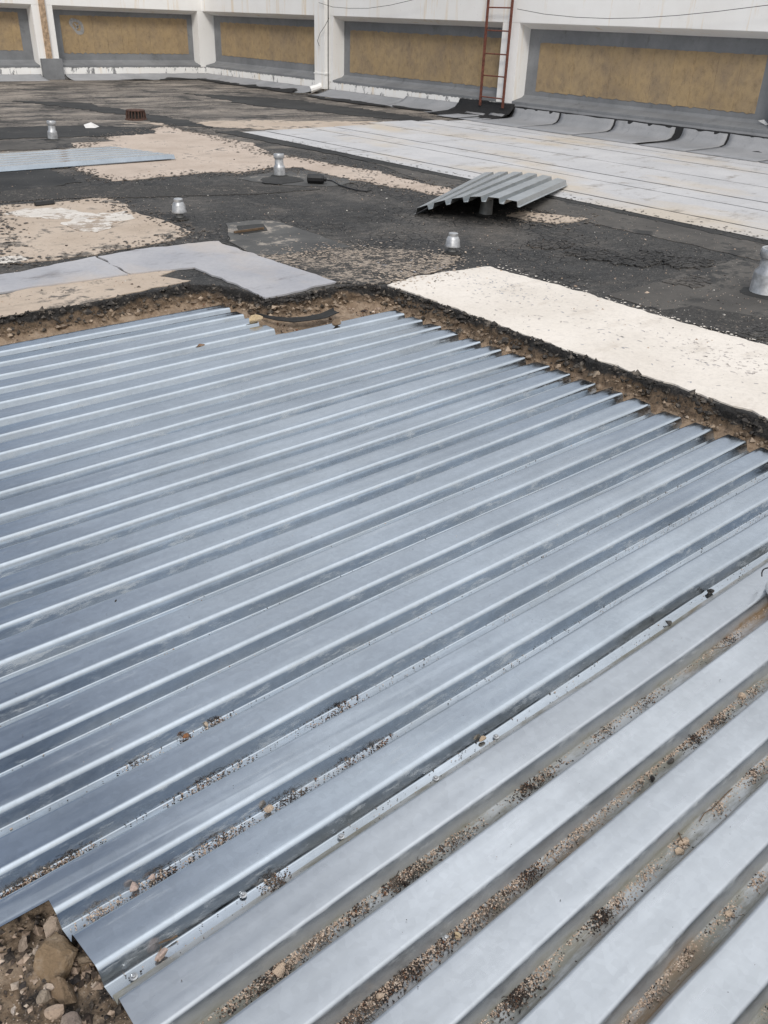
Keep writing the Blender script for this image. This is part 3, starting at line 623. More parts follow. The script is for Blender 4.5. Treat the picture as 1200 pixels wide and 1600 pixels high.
for k in range(6, 27):
    P, S, Cc, T = [], [], [], []
    def put(x, t, s, kd, lift=0):
        a, b = trough_y(k, x); y = b+(a-b)*t
        P.append((x, y, -.0385+s*.5+lift)); S.append(s); Cc.append(pick(kd))
    base = {6: 10, 7: 15, 8: 40, 9: 120, 10: 160, 11: 300, 12: 500, 13: 600, 14: 800, 15: 900, 16: 700, 17: 600}.get(k, 800)
    for i in range(base):
        x = random.uniform(-.3 if k < 16 else .25, 3.2)
        dn = mn.noise(Vector((x*4, k*5.1, 0)))+.5*mn.noise(Vector((x*14, k*5.1, 2)))
        if dn < random.uniform(-.5, .5): continue
        q = random.random(); kd = 'dark' if q < .45 else 'stone' if q < .9 else 'brown'
        t = random.random() if k < 18 else min(1, abs(random.gauss(0, .35)))*-1+1
        put(x, max(.03, min(.97, t)), random.uniform(.0008, .0021) if k > 12 else random.uniform(.0010, .0026), kd)
    if k >= 18:      # continuous line of fine gravel against the web
        for i in range(4200 if k > 18 else 1600):
            x = random.uniform(.25, 3.2); dn = mn.noise(Vector((x*2.2, k*9.1, 5)))
            if dn < random.uniform(-.25, .2): continue
            put(x, 1-abs(random.gauss(.12, .10)), random.uniform(.0010, .0027), 'stone' if random.random() < .85 else 'dark')
    for (cx, hl, kd, n) in CL.get(k, []):
        for i in range(n):
            x = random.gauss(cx, hl*.9) if random.random() < .6 else cx+random.uniform(-3, 3)*hl; t = min(.97, max(.05, random.gauss(.55 if k < 18 else .66, .22))); q = random.random()
            kk = {'mix': 'stone' if q < .55 else ('dark' if q < .92 else 'brown'), 'stone': 'stone' if q < .9 else 'dark', 'dark': 'dark' if q < .75 else ('brown' if q < .9 else 'stone'), 'brown': 'brown' if q < .4 else ('dark' if q < .7 else 'stone')}[kd]
            hgt = math.exp(-((x-cx)/(hl*.7))**2)*.007*(1-abs(t-.55))
            put(x, t, random.uniform(.0009, .0030), kk, random.random()*hgt)
        for i in range({'dark': 14, 'mix': 7, 'stone': 2, 'brown': 5}[kd]):
            x = random.gauss(cx, hl*.5); a, b = trough_y(k, x); y = b+(a-b)*random.uniform(.2, .9); L_ = random.uniform(.006, .022); an = random.uniform(0, 6.28); pts = []
            for j in range(4):
                pts.append((x, y, -.0375+random.uniform(.001, .010))); an += random.uniform(-.7, .7); x += L_/3*math.cos(an); y += L_/3*math.sin(an); y = min(a+.004, max(b-.006, y))
            T.append((pts, random.uniform(.0004, .0009)))
    if P: pebbles('trough_gravel', P, S, Cc, T)
# specks of grit on the rib tops
P, S, Cc = [], [], []
for i in range(260):
    k = random.randint(2, 25); x = random.uniform(.3, 3.1); P.append((x, rib_y(k, x)+random.uniform(.01, .085), .0035)); S.append(random.uniform(.0005, .0014)); Cc.append(pick('dark' if random.random() < .7 else 'stone'))
pebbles('rib_grit', P, S, Cc)

# larger stones one by one
def stone(name, x, y, z, s, col, seed, label, cat='stone', flat=.7, sub=2, rz=0., group=None):
    bm = bmesh.new(); bmesh.ops.create_icosphere(bm, subdivisions=sub, radius=1)
    r = random.Random(seed); sc = (r.uniform(.85, 1.25), r.uniform(.7, .95), flat)
    cuts = [(Vector((r.gauss(0, 1), r.gauss(0, 1), r.gauss(0, .8))).normalized(), r.uniform(.36, .66)) for _ in range(13)]
    for v in bm.verts:
        c = v.co.copy()
        for d, t in cuts:
            e = c.dot(d)
            if e > t: c -= d*(e-t)
        c *= 1+.08*mn.noise(c*2.3+Vector((seed, 0, 0)))+.04*mn.noise(c*6+Vector((seed, 0, 0)))
        v.co = Vector((c.x*sc[0], c.y*sc[1], c.z*sc[2]))*s
    me = bpy.data.meshes.new(name); bm.to_mesh(me); bm.free(); me.materials.append(M['stone'])
    ca = me.attributes.new('Col', 'FLOAT_COLOR', 'POINT'); ca.data.foreach_set('color', list(col+(1,))*len(me.vertices))
    o = bpy.data.objects.new(name, me); C.objects.link(o); o.location = (x, y, z+s*flat*.62); o.rotation_euler = (0, 0, rz); tag(o, label, cat, group); return o
BE = (.56, .43, .32); PK = (.55, .42, .36)
for i, (x, y, z, pxr, col, lab) in enumerate([
    (208, 1390, -.038, 9.5, PK, 'largest pale pinkish stone in the trough at lower left'),
    (419, 1266, -.038, 9, BE, 'rounded tan stone in the trough between two bluish ribs, left of centre'),
    (253, 1492, -.036, 10, PK, 'flat pale stone caught at the lap beside the twig at lower left'),
    (437, 1518, -.038, 9, BE, 'tan stone in the first dirty trough, near the bottom edge'),
    (238, 1371, -.038, 6, PK, 'small cream stone at the end of a dark gravel clump at lower left'),
    (715, 1462, -.038, 7, (.62, .48, .30), 'yellowish round stone beside a screw in the second dirty trough'),
    (592, 1557, -.038, 8, BE, 'tan stone on gravel at the bottom edge left of centre'),
    (753, 1156, -.036, 6, (.50, .38, .26), 'small tan stone beside a screw at the lap in the middle'),
    (1068, 1316, -.038, 8, BE, 'pale angular stone beside a twig in the third dirty trough'),
    (1060, 1332, -.038, 7, (.60, .46, .33), 'smaller yellowish stone lying apart below the pale angular stone'),
    (1140, 1428, -.038, 7, BE, 'pale pointed stone in the fourth dirty trough at right'),
    (1158, 1088, -.038, 8, BE, 'cream stone among roots in the rusty trough at right'),
    (1047, 1190, -.038, 5.5, (.08, .075, .07), 'small dark grey pebble alone in the rusty trough'),
    (1020, 1217, -.038, 6, (.02, .018, .018), 'black lump of bitumen alone in the rusty trough'),
    (1110, 925, -.036, 6, (.03, .03, .03), 'dark lump lying on the lap near the right edge'),
    (1045, 974, -.036, 6, (.09, .09, .09), 'dark grey pebble at the lap below the dark lump'),
    (181, 938, -.0, 3, (.02, .02, .02), 'tiny black crumb on the deck at the left'),
    (292, 1150, -.036, 6, (.28, .12, .05), 'rust coloured lump in the trough at the left'),
    (323, 1131, -.036, 5, (.50, .40, .30), 'small cream stone beside the rust coloured lump'),
    (527, 508, .0, 8, (.20, .14, .09), 'brown clod lying on the rib beside the notch in the hole edge'),
    (313, 541, -.004, 5, (.24, .14, .08), 'small reddish brown clod on the back sheet'),
    (400, 503, .0, 10, (.60, .46, .28), 'yellow stone block wedged at the end of the cut short back sheet'),
    (616, 524, -.01, 3, (.02, .02, .02), 'black crumb on the deck near the back edge'),
    (717, 518, .0, 6, (.03, .025, .02), 'dark clod stuck at the end of a rib along the right hole edge'),
    ]):
    a = at(x, y, z+.004); d = math.dist((0, 0, CAM_H), (a[0], a[1], z)); stone('stone', a[0], a[1], z, 1.3*pxr*d/FPX, col, i+3, lab, flat=.62)
for i, (x, y, z, pxr, col, lab, nm) in enumerate([
    (100, 1497, -.085, 36, (.27, .19, .115), 'large brown angular rock in the rubble beneath the cut sheet corner', 'rock'),
    (98, 1548, -.085, 27, (.25, .175, .11), 'flat brown rock just below the large angular rock', 'rock'),
    (88, 1574, -.06, 14, (.50, .38, .29), 'pale wedge shaped rock in the black soil at lower left', 'rock'),
    (112, 1592, -.07, 18, (.24, .19, .16), 'grey brown rock at the bottom edge at lower left', 'rock'),
    (76, 1536, -.06, 9, (.52, .42, .34), 'small cream rock between black soil and the large angular rock', 'rock'),
    (66, 1548, -.06, 12, (.33, .27, .21), 'dull rounded rock left of the flat brown rock', 'rock'),
    (18, 1570, -.055, 6, (.6, .52, .45), 'small whitish stone in the soil at the lower left corner', 'stone'),
    (145, 1490, -.085, 20, (.26, .20, .14), 'brown rock half hidden under the end of the blue rib', 'rock'),
    (85, 1448, -.085, 30, (.48, .38, .30), 'smooth pinkish beige rock under the notch cut in the sheet', 'rock'),
    (35, 1473, -.075, 16, (.42, .33, .26), 'beige stone at the left edge below the cut sheet', 'rock')]):
    a = at(x, y, z+.02); stone(nm, a[0], a[1], z, pxr*1.9/FPX, col, i+40, lab, 'rock' if nm == 'rock' else 'stone', flat=.8, sub=3, rz=i*1.3)
# rubble along the broken edge and on the soil ledge (uncountable)
P, S, Cc = [], [], []
for i in range(1300):
    k = random.randrange(len(EDGE)-2); a = Vector(EDGE[k]); b = Vector(EDGE[k+1]); q = a.lerp(b, random.random()); d = (b-a).normalized(); nn = Vector((d.y, -d.x))
    w = .14 if q.x > 3.2 else .26
    if q.y < -.5: continue
    t = random.random(); q = q+nn*(.03+t*w); big = random.random() < .06
    P.append((q.x, q.y, -.026-.020*min(1, t*1.5))); S.append(random.uniform(.008, .018) if big else random.uniform(.002, .007)); Cc.append(pick('stone') if random.random() < .5 else (pick('brown') if random.random() < .5 else pick('dark')))
pebbles('edge_rubble', P, S, Cc)
P, S, Cc = [], [], []
for i in range(12000):
    k = random.randrange(len(EDGE)-2); a = Vector(EDGE[k]); b = Vector(EDGE[k+1])
    if random.random() > (b-a).length/1.2: continue
    q = a.lerp(b, random.random()); d = (b-a).normalized(); nn = Vector((d.y, -d.x))
    if q.y < -.5: continue
    t = random.random()**1.3; q = q+nn*(-.008+t*.085+.02*mn.noise(Vector((q.x*5, q.y*5, 0))))
    z = .066-.080*min(1, t*1.25)+random.uniform(-.002, .006); s = random.choice([.003]*4+[.006]*4+[.010, .014, .020])*random.uniform(.7, 1.2)
    blk = (t+.5*mn.noise(Vector((q.x*2.1, q.y*2.1, 3)))) < .55
    P.append((q.x, q.y, z)); S.append(s); g = random.uniform(.7, 1.4); Cc.append(tuple(g*v for v in ((.03, .027, .025) if blk else random.choice([(.13, .09, .06), (.20, .145, .10), (.34, .26, .19), (.05, .04, .03)]))))
pebbles('edge_clods', P, S, Cc)
P, S, Cc = [], [], []
for i in range(4200):
    x = random.uniform(-.13, .24); y = random.uniform(.5, 1.2); s = random.choice([.0015]*8+[.003]*4+[.006]*2+[.011]); P.append((x, y, nz(x, y)+s*.3)); S.append(s*random.uniform(.7, 1.4)); Cc.append(pick('stone') if random.random() < .4 else pick('dark'))
pebbles('soil_crumbs', P, S, Cc)
# loose felt flap curling from the edge in the notch
def flap(path, w, seed, nm='felt_flap'):
    V = []; F = []; n = len(path)
    for i, (x, y, z) in enumerate(path):
        for j in range(5):
            t = j/4; V.append((x+mn.noise(Vector((i*.7, j, seed)))*.008, y-w*t, z-.014*math.sin(t*2.6)+mn.noise(Vector((i*.9, j*.8, seed+2)))*.005))
    for i in range(n-1):
        for j in range(4): a = i*5+j; F.append((a, a+5, a+6, a+1))
    o = obj(nm, V, F, M['black_pad'], smooth=True, label='torn black roofing felt curling over the soil in the notch of the hole edge', cat='roofing felt')
    md = o.modifiers.new('t', 'SOLIDIFY'); md.thickness = .005
    return o
fp = []
for i, (x, y) in enumerate([(400, 488), (425, 495), (450, 497), (475, 494), (500, 489), (520, 482)]):
    a = at(x, y, .01); fp.append((a[0], a[1], .008+.004*math.sin(i*1.3)))
flap(fp, .06, 3)
# grit over the roof
P, S, Cc = [], [], []
for i in range(6500):
    px, py = random.uniform(-20, 1220), random.uniform(205, 560); a = at(px, py)
    if a[0] < 3.3 and a[1] < 4.6: continue
    P.append((a[0], a[1], .0655)); S.append(random.uniform(.003, .011)*(1 if random.random() < .07 else .42)); Cc.append(pick('stone') if random.random() < .55 else ((.6, .57, .52) if random.random() < .4 else pick('dark')))
pebbles('roof_grit', P, S, Cc)

# ------------------------------------------------------------------ perimeter walls
def tower(axis, face):   # maps (s along wall, d depth behind face, z) to world
    return (lambda s, d, z: (face+d, s, z)) if axis == 'x' else (lambda s, d, z: (s, face+d, z))
def wbox(mp_, s0, s1, d0, d1, z0, z1):
    v = [mp_(s, d, z) for s in (s0, s1) for d in (d0, d1) for z in (z0, z1)]
    return v, [(0, 1, 3, 2), (4, 6, 7, 5), (0, 4, 5, 1), (2, 3, 7, 6), (0, 2, 6, 4), (1, 5, 7, 3)]
def wall(label, axis, face, smin, smax, posts, bays, kerbs, beam_z=1.49):
    root = empty('parapet_wall', label, 'wall'); mp_ = tower(axis, face)
    prof = [(0, beam_z), (0, 2.45), (.45, 2.45), (.45, 1.412), (.292, 1.412), (.285, 1.405), (.02, beam_z-.012)]
    ns = 60; V = []; F = []; n = len(prof)
    for i in range(ns+1):
        s = smin+(smax-smin)*i/ns
        for d, z in prof: V.append(mp_(s, d, z+mn.noise(Vector((s*1.5, d*3, z)))*.004))
    for i in range(ns):
        for k in range(n): a = i*n+k; b = i*n+(k+1) % n; F.append((a, b, b+n, a+n))
    obj('beam', V, F, M['white'], root)
    for (a, b, z0) in posts:
        V, F = wbox(mp_, a, b, .003, .42, z0, 1.50); obj('post', V, F, M['white'], root)
    for (a, b, ya, yb, zl, zh, seed) in bays:
        V, F = wbox(mp_, a+.002, b-.002, .29, .42, .30, 1.45); pn = obj('grey_panel', V, F, M['greycoat'], root)
        r = random.Random(seed); s = ya; i = 0
        while s < yb-.05:
            e = min(yb, s+.36+r.uniform(-.02, .02))
            if yb-e < .12: e = yb
            poly = []; nn = 6
            top = [(s+(e-s)*k/nn, zh+mn.noise(Vector((s*2+k*.9, seed, 0)))*.03+mn.noise(Vector((s*11+k*2.1, seed, 5)))*.008) for k in range(nn+1)]
            bot = [(s+(e-s)*k/nn, zl+mn.noise(Vector((s*2+k*.8, seed, 9)))*.03+mn.noise(Vector((s*9+k*2.1, seed, 15)))*.008) for k in range(nn+1)]
            th = .286-r.uniform(0, .003)
            V = [mp_(p[0]+(.004 if k == 0 else -.004 if k == nn else 0), th, p[1]) for k, p in enumerate(bot)]+[mp_(p[0]+(.004 if k == 0 else -.004 if k == nn else 0), th, p[1]) for k, p in enumerate(top)]
            V += [mp_(0, 0, 0)]*0
            N = nn+1; F = [(k, k+1, N+k+1, N+k) for k in range(nn)]
            V2 = [mp_(p[0], .2905, p[1]) for p in bot]+[mp_(p[0], .2905, p[1]) for p in top]; b0 = len(V); V += V2
            F += [(k, b0+k, b0+k+1, k+1) for k in range(nn)]+[(N+k, N+k+1, b0+N+k+1, b0+N+k) for k in range(nn)]+[(0, N, b0+N, b0), (nn, b0+nn, b0+N+nn, N+nn)]
            obj('tan_board', V, F, M['tan'], root); s = e; i += 1
        # sloped sill and small cement bead
        V = []; 
        for sv in (a+.002, b-.002): V += [mp_(sv, .289, .30), mp_(sv, .289, .43), mp_(sv, .24, .39), mp_(sv, -.004, .335), mp_(sv, -.004, .30)]
        obj('sill', V, [(0, 1, 2, 3, 4), (9, 8, 7, 6, 5), (0, 5, 6, 1), (1, 6, 7, 2), (2, 7, 8, 3), (3, 8, 9, 4), (4, 9, 5, 0)], M['greycoat'], root)
    for (a, b, mk) in kerbs:
        V, F = wbox(mp_, a, b, 0, .42, 0, .30); obj('kerb', V, F, M[mk], root)
    return root, mp_
RWALL, mr = wall('long white parapet wall on the right with tan boarded recesses and grey flashing', 'x', 12.0, -6.5, 20.9,
    [(15.72, 16.28, .28), (10.72, 11.09, .24), (5.73, 6.06, .24), (.2, .55, .24), (-5, -4.65, .24)],
    [(16.28, 20.88, 16.32, 20.58, .57, 1.27, 1), (11.09, 15.72, 11.1, 15.52, .49, 1.25, 2), (6.06, 10.72, 6.50, 10.48, .50, 1.215, 3), (.55, 5.73, .8, 5.4, .52, 1.22, 4), (-4.65, .2, -4.4, 0, .52, 1.22, 5)],
    [(11.1, 20.9, 'white_drip'), (-6.5, 11.1, 'flash')])
LWALL, ml = wall('far white parapet wall at upper left with tan boarded recesses and rusty downpipe', 'y', 20.9, -6, 12.42,
    [(11.86, 12.30, .26), (7.88, 8.33, .26), (3.3, 3.7, .26)],
    [(8.33, 11.86, 8.58, 11.72, .565, 1.31, 6), (3.7, 7.88, 3.95, 7.67, .61, 1.33, 7), (-1, 3.3, -.7, 3.0, .61, 1.33, 8)],
    [(-6, 12.0, 'white_drip')])
# cant flashing along walls
def flashing(par, mp_, s0, s1, prof, mat, seed, name='flashing_sheet', ragged_near=.012, lift=0.):
    V = []; F = []; n = len(prof); ns = max(2, int((s1-s0)/.08))
    for i in range(ns+1):
        s = s0+(s1-s0)*i/ns
        for j, (d, z) in enumerate(prof):
            e = ragged_near*mn.noise(Vector((s*9, j, seed))) if j in (0, n-1) else 0
            V.append(mp_(s+.01*mn.noise(Vector((s, j*.6, seed))) if i in (0, ns) else s, d+e, z+lift+.010*mn.noise(Vector((s*3.2, j*.7, seed)))*(j < 5)+(e*.3 if j == 0 else 0)))
    for i in range(ns):
        for j in range(n-1): a = i*n+j; F.append((a, a+1, a+n+1, a+n))
    o = obj(name, V, F, mat, par, smooth=True)
    md = o.modifiers.new('t', 'SOLIDIFY'); md.thickness = .008; md.offset = 0
    return o
PW = [(-.012, .245), (-.03, .17), (-.08, .11), (-.18, .083), (-.40, .079), (-.75, .078), (-1.06, .0775)]
PG = [(-.012, .16), (-.06, .145), (-.16, .115), (-.28, .085), (-.40, .070), (-.5, .064)]
for i, (a, b) in enumerate([(9.66, 10.62), (8.58, 9.62), (7.50, 8.54), (6.66, 7.36), (5.62, 6.62), (4.55, 5.58), (3.5, 4.5), (2.4, 3.45), (1.3, 2.35), (.2, 1.25), (-1, .15), (-2.2, -1.05), (-3.5, -2.25)]):
    flashing(RWALL, mr, a, b, PW, M['flash'], i, lift=.001*(i % 2))
flashing(RWALL, mr, -6.4, 10.70, [(-.008, .262), (-.022, .16), (-.075, .10), (-.2, .074), (-.42, .070)], M['tar'], 90, 'tar_layer')
flashing(RWALL, mr, 10.64, 11.95, [(-.010, .29), (-.04, .22), (-.13, .15), (-.30, .10), (-.6, .078), (-.8, .074)], M['tar'], 91, 'tar_layer', .03)
flashing(RWALL, mr, 11.05, 11.50, [(-.28, .118), (-.35, .092), (-.7, .080), (-1.0, .078)], M['flash'], 20, ragged_near=.05)
flashing(RWALL, mr, 10.66, 10.98, [(-.22, .138), (-.3, .092), (-.7, .080), (-1.02, .078)], M['flash'], 21, ragged_near=.05)
flashing(RWALL, mr, 11.85, 13.4, [(-.012, .21), (-.05, .17), (-.16, .12), (-.30, .09), (-.48, .07), (-.62, .064)], M['flash'], 22)
flashing(RWALL, mr, 13.42, 15.8, PG, M['flash'], 23)
flashing(RWALL, mr, 16.2, 20.86, PG, M['flash'], 24)
flashing(LWALL, ml, 8.40, 11.95, PG, M['flash'], 25)
flashing(LWALL, ml, -5.9, 7.86, PG, M['flash'], 26)
V, F = wbox(ml, 7.90, 8.36, -.09, .0, .02, .47); obj('base_block', V, F, M['greycoat'], LWALL)
# tar splashes that lap up the cant
def splash(par, axis_pts, seed):
    r = random.Random(seed)
    for i in range(len(axis_pts)-1):
        pass
def tar_run(par, mp_, s0, s1, d_far, d_near, zf, zn, seed, sc=1.):
    ns = max(6, int((s1-s0)/.07)); V = []; F = []; n = 5
    for i in range(ns+1):
        s = s0+(s1-s0)*i/ns; en = math.sin(math.pi*min(1, max(0, i/ns)))**.5
        top = .5+.5*mn.noise(Vector((s*1.7*sc, seed, 0)))*1.6+.15*mn.noise(Vector((s*6, seed, 3))); top = max(.12, min(1, top))*en
        bot = en*(1+.3*mn.noise(Vector((s*3, seed, 8))))
        for j in range(n):
            t = j/(n-1); d = d_near*bot+(d_far*top-d_near*bot+d_near*(1-top)*.5)*t if False else d_near*(1+.25*(bot-1))+((d_far-d_near)*top)*t
            zz = zn+(zf-zn)*((d-d_near)/(d_far-d_near))**1.3 if d > d_near else zn
            V.append(mp_(s, d, zz+.012))
    for i in range(ns):
        for j in range(n-1): a = i*n+j; F.append((a, a+1, a+n+1, a+n))
    o = obj('tar_splash', V, F, M['tar'], par, smooth=True); return o
tar_run(RWALL, mr, 17.0, 20.4, -.20, -.72, .105, .062, 3)
tar_run(LWALL, ml, 9.4, 11.7, -.22, -.8, .095, .062, 4)
tar_run(RWALL, mr, 13.0, 15.7, -.30, -.95, .088, .062, 5)
tar_run(RWALL, mr, 12.1, 13.2, -.26, -.7, .09, .062, 6)
tar_run(RWALL, mr, 15.9, 17.3, -.05, -.75, .14, .062, 7)
# downpipe, fittings and a dark shadow line on the pilaster
V, F = wbox(mr, 15.88, 16.22, -.10, .0, .16, 2.45); obj('downpipe_casing', V, F, M['white'], RWALL)
V, F = wbox(mr, 15.86, 16.24, -.108, -.0, .43, .455); obj('pipe_strap', V, F, M['white'], RWALL)
mb = MB(); mb.tube([(11.96, 15.82, .12), (11.96, 15.83, .7), (11.96, 15.83, 2.4)], .010, 6); mb.build('shadow_gap_line', M['wire'], RWALL)  # dark tube standing in for the shadow gap beside the casing
x, y, z = on_x(492, 142, 11.8)
mb = MB(); mb.tube([(11.94, 16.02, .22), (11.86, 16.05, .18), (11.72, 16.12, .13)], [.06, .06, .07], 10); mb.build('pipe_shoe', M['white'], RWALL)
# rusty strip pipe on far post
V, F = wbox(ml, 8.04, 8.16, -.05, .004, .47, 2.45); obj('downpipe', V, F, M['rust_pipe'], LWALL)
# oval sprayed mark on the first tan panel of the far wall
cx, cy = 120, 41; V = []; F = []; n = 28
for k in range(n):
    t = 2*math.pi*k/n
    for rr in (1., .55):
        ex, ey = 15.5*math.cos(t)*rr, 8.5*math.sin(t)*rr*(1+.15*math.sin(3*t)); a = .88
        V.append(on_y(cx+ex*math.cos(a)-ey*math.sin(a), cy+ex*math.sin(a)+ey*math.cos(a), 20.9+.279))
for k in range(n): a = 2*k; b = 2*((k+1) % n); F.append((a, b, b+1, a+1))
for (x0, y0, x1, y1) in [(115, 36, 122, 44), (122, 37, 118, 46)]:
    b = len(V); V += [on_y(x0, y0, 21.178), on_y(x0+2.5, y0, 21.178), on_y(x1+2.5, y1, 21.178), on_y(x1, y1, 21.178)]; F.append((b, b+1, b+2, b+3))
obj('painted_mark', V, F, M['markgrey'], LWALL)
# white scrap stuck on the right wall
q = on_x(1192, 193, 12.2); MB().add([(q[0], q[1]-.05, q[2]-.02), (q[0], q[1]+.08, q[2]+.03), (q[0]-.01, q[1]-.01, q[2]+.05), (q[0]-.02, q[1]-.09, q[2]+.0)], [(0, 1, 2, 3)]).build('paint_flake', M['white'], RWALL)

# ladder
lad = empty('ladder', 'rusty iron ladder standing against the white post of the right wall', 'ladder', (11.90, 11.1, .22))
for v in (11.365, 10.83):
    MB().box(-.012, .012, v-11.1-.02, v-11.1+.02, 0, 2.3).build('rail', M['rust_ladder'], lad)
for z in (.36, .69, 1.02, 1.36, 1.69, 2.02, 2.35):
    MB().tube([(0, 10.85-11.1, z-.22), (0, 11.345-11.1, z-.22)], .011, 7).build('rung', M['rust_ladder'], lad)
# slack wire along the wall
pts = [on_x(x, y, 11.86) for x, y in [(808, 14), (850, 22), (900, 27), (950, 29), (1000, 28), (1060, 24), (1120, 18), (1200, 8), (1300, -6)]]
mb = MB(); mb.tube(pts, .0042, 5); mb.build('wire', M['wire'], label='thin slack wire drooping from the ladder across the white beam', cat='wire')
pts = [on_x(x, y, 11.86) for x, y in [(498, 4), (520, 11), (545, 13), (575, 13), (610, 8), (640, 1), (665, -6)]]
mb = MB(); mb.tube(pts, .0042, 5); mb.build('wire', M['wire'], label='thin wire curving off the downpipe casing across the upper beam', cat='wire')
pts = [on_x(x, y, 11.84) for x, y in [(514, 28), (508, 40), (500, 52), (496, 64), (499, 72)]]
mb = MB(); mb.tube(pts, .005, 5); mb.build('wire', M['wire'], label='short thin wire loop hanging on the pilaster with the downpipe', cat='wire')

# ------------------------------------------------------------------ roof vents and bits
def vent(x, y, prof, label, s=1., mat='alu', cap=None, stem=None, hub=None):
    a = at(x, y); o = empty('roof_vent', label, 'vent pipe', (a[0], a[1], .062), random.uniform(0, 6), 'silver vent pipes on the roof'); o.rotation_euler = (random.uniform(-.05, .05), random.uniform(-.05, .05), o.rotation_euler[2])
    for nm, pr, m_ in prof:
        mb = MB(); mb.lathe([(r*s, z*s) for r, z in pr], 32); mb.build(nm, M[m_], o, True)
    rr = prof[0][1][0][0]*s*(2.0 if prof[0][0] == 'stem' else 1.45); ang = random.uniform(0, 6)
    poly = [(rr*math.cos(6.283*k/20)*(1+.22*mn.noise(Vector((k*.8, x, 0)))), rr*math.sin(6.283*k/20)*(1+.22*mn.noise(Vector((k*.8, y, 3))))) for k in range(20)]
    V = [(px_, py_, .004) for px_, py_ in poly]+[(px_*.72, py_*.72, .016) for px_, py_ in poly]+[(0, 0, .018)]
    obj('tar_collar', V, [(k, (k+1) % 20, (k+1) % 20+20, k+20) for k in range(20)]+[(k+20, (k+1) % 20+20, 40) for k in range(20)], M['black_pad'], o)
    return o
TALL = [('pipe_body', [(.075, 0), (.066, .008), (.064, .095), (.062, .108), (.050, .125), (.047, .19)], 'alu'), ('rim', [(.047, .188), (.058, .192), (.061, .20), (.061, .232), (.056, .240), (.048, .238), (.044, .20)], 'alu')]
vent(83, 219, TALL, 'small silver vent pipe furthest back at the left, beyond the flat stacked sheets', .88)
vent(437, 276, TALL, 'straight silver vent pipe standing on a round dark patch beside the black canister', .88)
BIG = [('pipe_body', [(.10, 0), (.093, .012), (.092, .125), (.088, .14), (.071, .16), (.070, .225)], 'alu'), ('rim', [(.070, .22), (.080, .225), (.083, .235), (.083, .268), (.078, .277), (.066, .276), (.062, .24), (.02, .238)], 'alu')]
vent(1194, 460, BIG, 'big wide silver vent pipe cut off by the right edge of the photo', 1.0)
def bell(w, h, st): return [('stem', [(st*1.15, 0), (st, .01), (st, h*.5)], 'alu_dark'), ('cap', [(st*.9, h*.36), (w, h*.34), (w*1.02, h*.38), (w*.93, h*.45), (w*.88, h*.68), (w*.70, h*.80), (w*.60, h*.84), (w*.62, h*.88), (w*.62, h*.97), (w*.5, h), (w*.1, h)], 'alu')]  # stem coloured darker to hold the shadow under the cap
vent(281, 343, bell(.056, .155, .03), 'squat silver vent with a bell cap next to the left beige coating')
vent(706, 397, bell(.062, .165, .032), 'squat silver vent with a bell cap nearest the white coated patch', .86)
vent(758, 337, [('pipe_body', [(.062, 0), (.058, .01), (.048, .145), (.046, .15), (.04, .152)], 'alu_dark')], 'dull tapered vent pipe propping up the bent corrugated sheet')
# drain basket
a = at(213, 187); dr = empty('roof_drain', 'rusty iron drain basket standing on the far part of the roof', 'drain', (a[0], a[1], .062))
MB().lathe([(.16, 0), (.16, .012), (.135, .018), (.13, .02)], 28).build('drain_ring', M['rust'], dr, True)
mb = MB(); mb.lathe([(.125, .115), (.135, .118), (.135, .13), (.12, .136), (.03, .138)], 28); mb.build('drain_cover', M['rust'], dr, True)
b0 = None
for k in range(18):
    t = 2*math.pi*k/18
    if b0 is None: b0 = MB().tube([(.14, 0, .012), (.136, 0, .08), (.126, 0, .122)], .008, 5).build('drain_bar', M['rust'], dr); b = b0
    else: b = b0.copy(); C.objects.link(b); b.parent = dr
    b.rotation_euler = (0, 0, t)
MB().lathe([(.09, .0), (.09, .11)], 18).build('drain_core', M['dark'], dr, True)
# black canister with cord
a = at(494, 288); cn_ = empty('black_canister', 'black plastic canister lying on its side on the dark roof with a cord beside it', 'canister', (a[0], a[1], .068+.042), R(-43))
Mx = Matrix.Rotation(R(90), 4, 'Y')
MB().lathe([(.028, -.085), (.041, -.078), (.043, -.05), (.043, .055), (.036, .075), (.022, .078)], 10, Mx).build('body', M['black'], cn_)
MB().lathe([(.022, .077), (.022, .097), (.018, .099)], 10, Mx).build('cap', M['black'], cn_)
mb = MB(); pts = []
for i, (x, y) in enumerate([(508, 281), (520, 283), (532, 290), (545, 294), (560, 298), (572, 299), (580, 297)]): q = at(x, y, .07); pts.append((q[0], q[1], .071))
mb.tube(pts, .007, 5); mb.build('cord', M['black'], label='black cord trailing over the roof to the right of the canister', cat='cord')
q0, q1 = at(366, 363, .078), at(412, 357, .078)
o = MB().tube([(q0[0], q0[1], .079), (q1[0], q1[1], .081)], .010, 4).build('wood_lath', M['wood'], label='thin orange brown wooden lath lying on the small black patch', cat='wood strip')
q0, q1 = at(55, 320, .075), at(84, 317, .075)
MB().tube([(q0[0], q0[1], .078), (q1[0], q1[1], .078)], .022, 5).build('black_stick', M['black'], label='short black piece of rolled felt at the edge of the left beige coating', cat='felt piece')
a = at(143, 199, .07); mb = MB()
mb.add([(a[0]-.10, a[1]-.04, .07), (a[0]+.02, a[1]-.08, .07), (a[0]+.12, a[1]+.02, .075), (a[0]+.01, a[1]+.02, .13), (a[0]-.08, a[1]+.06, .10)], [(0, 1, 3), (1, 2, 3), (0, 3, 4)])
mb.build('paper_scrap', M['paper'], label='crumpled white scrap lying on the dark roof right of the furthest vent', cat='scrap')

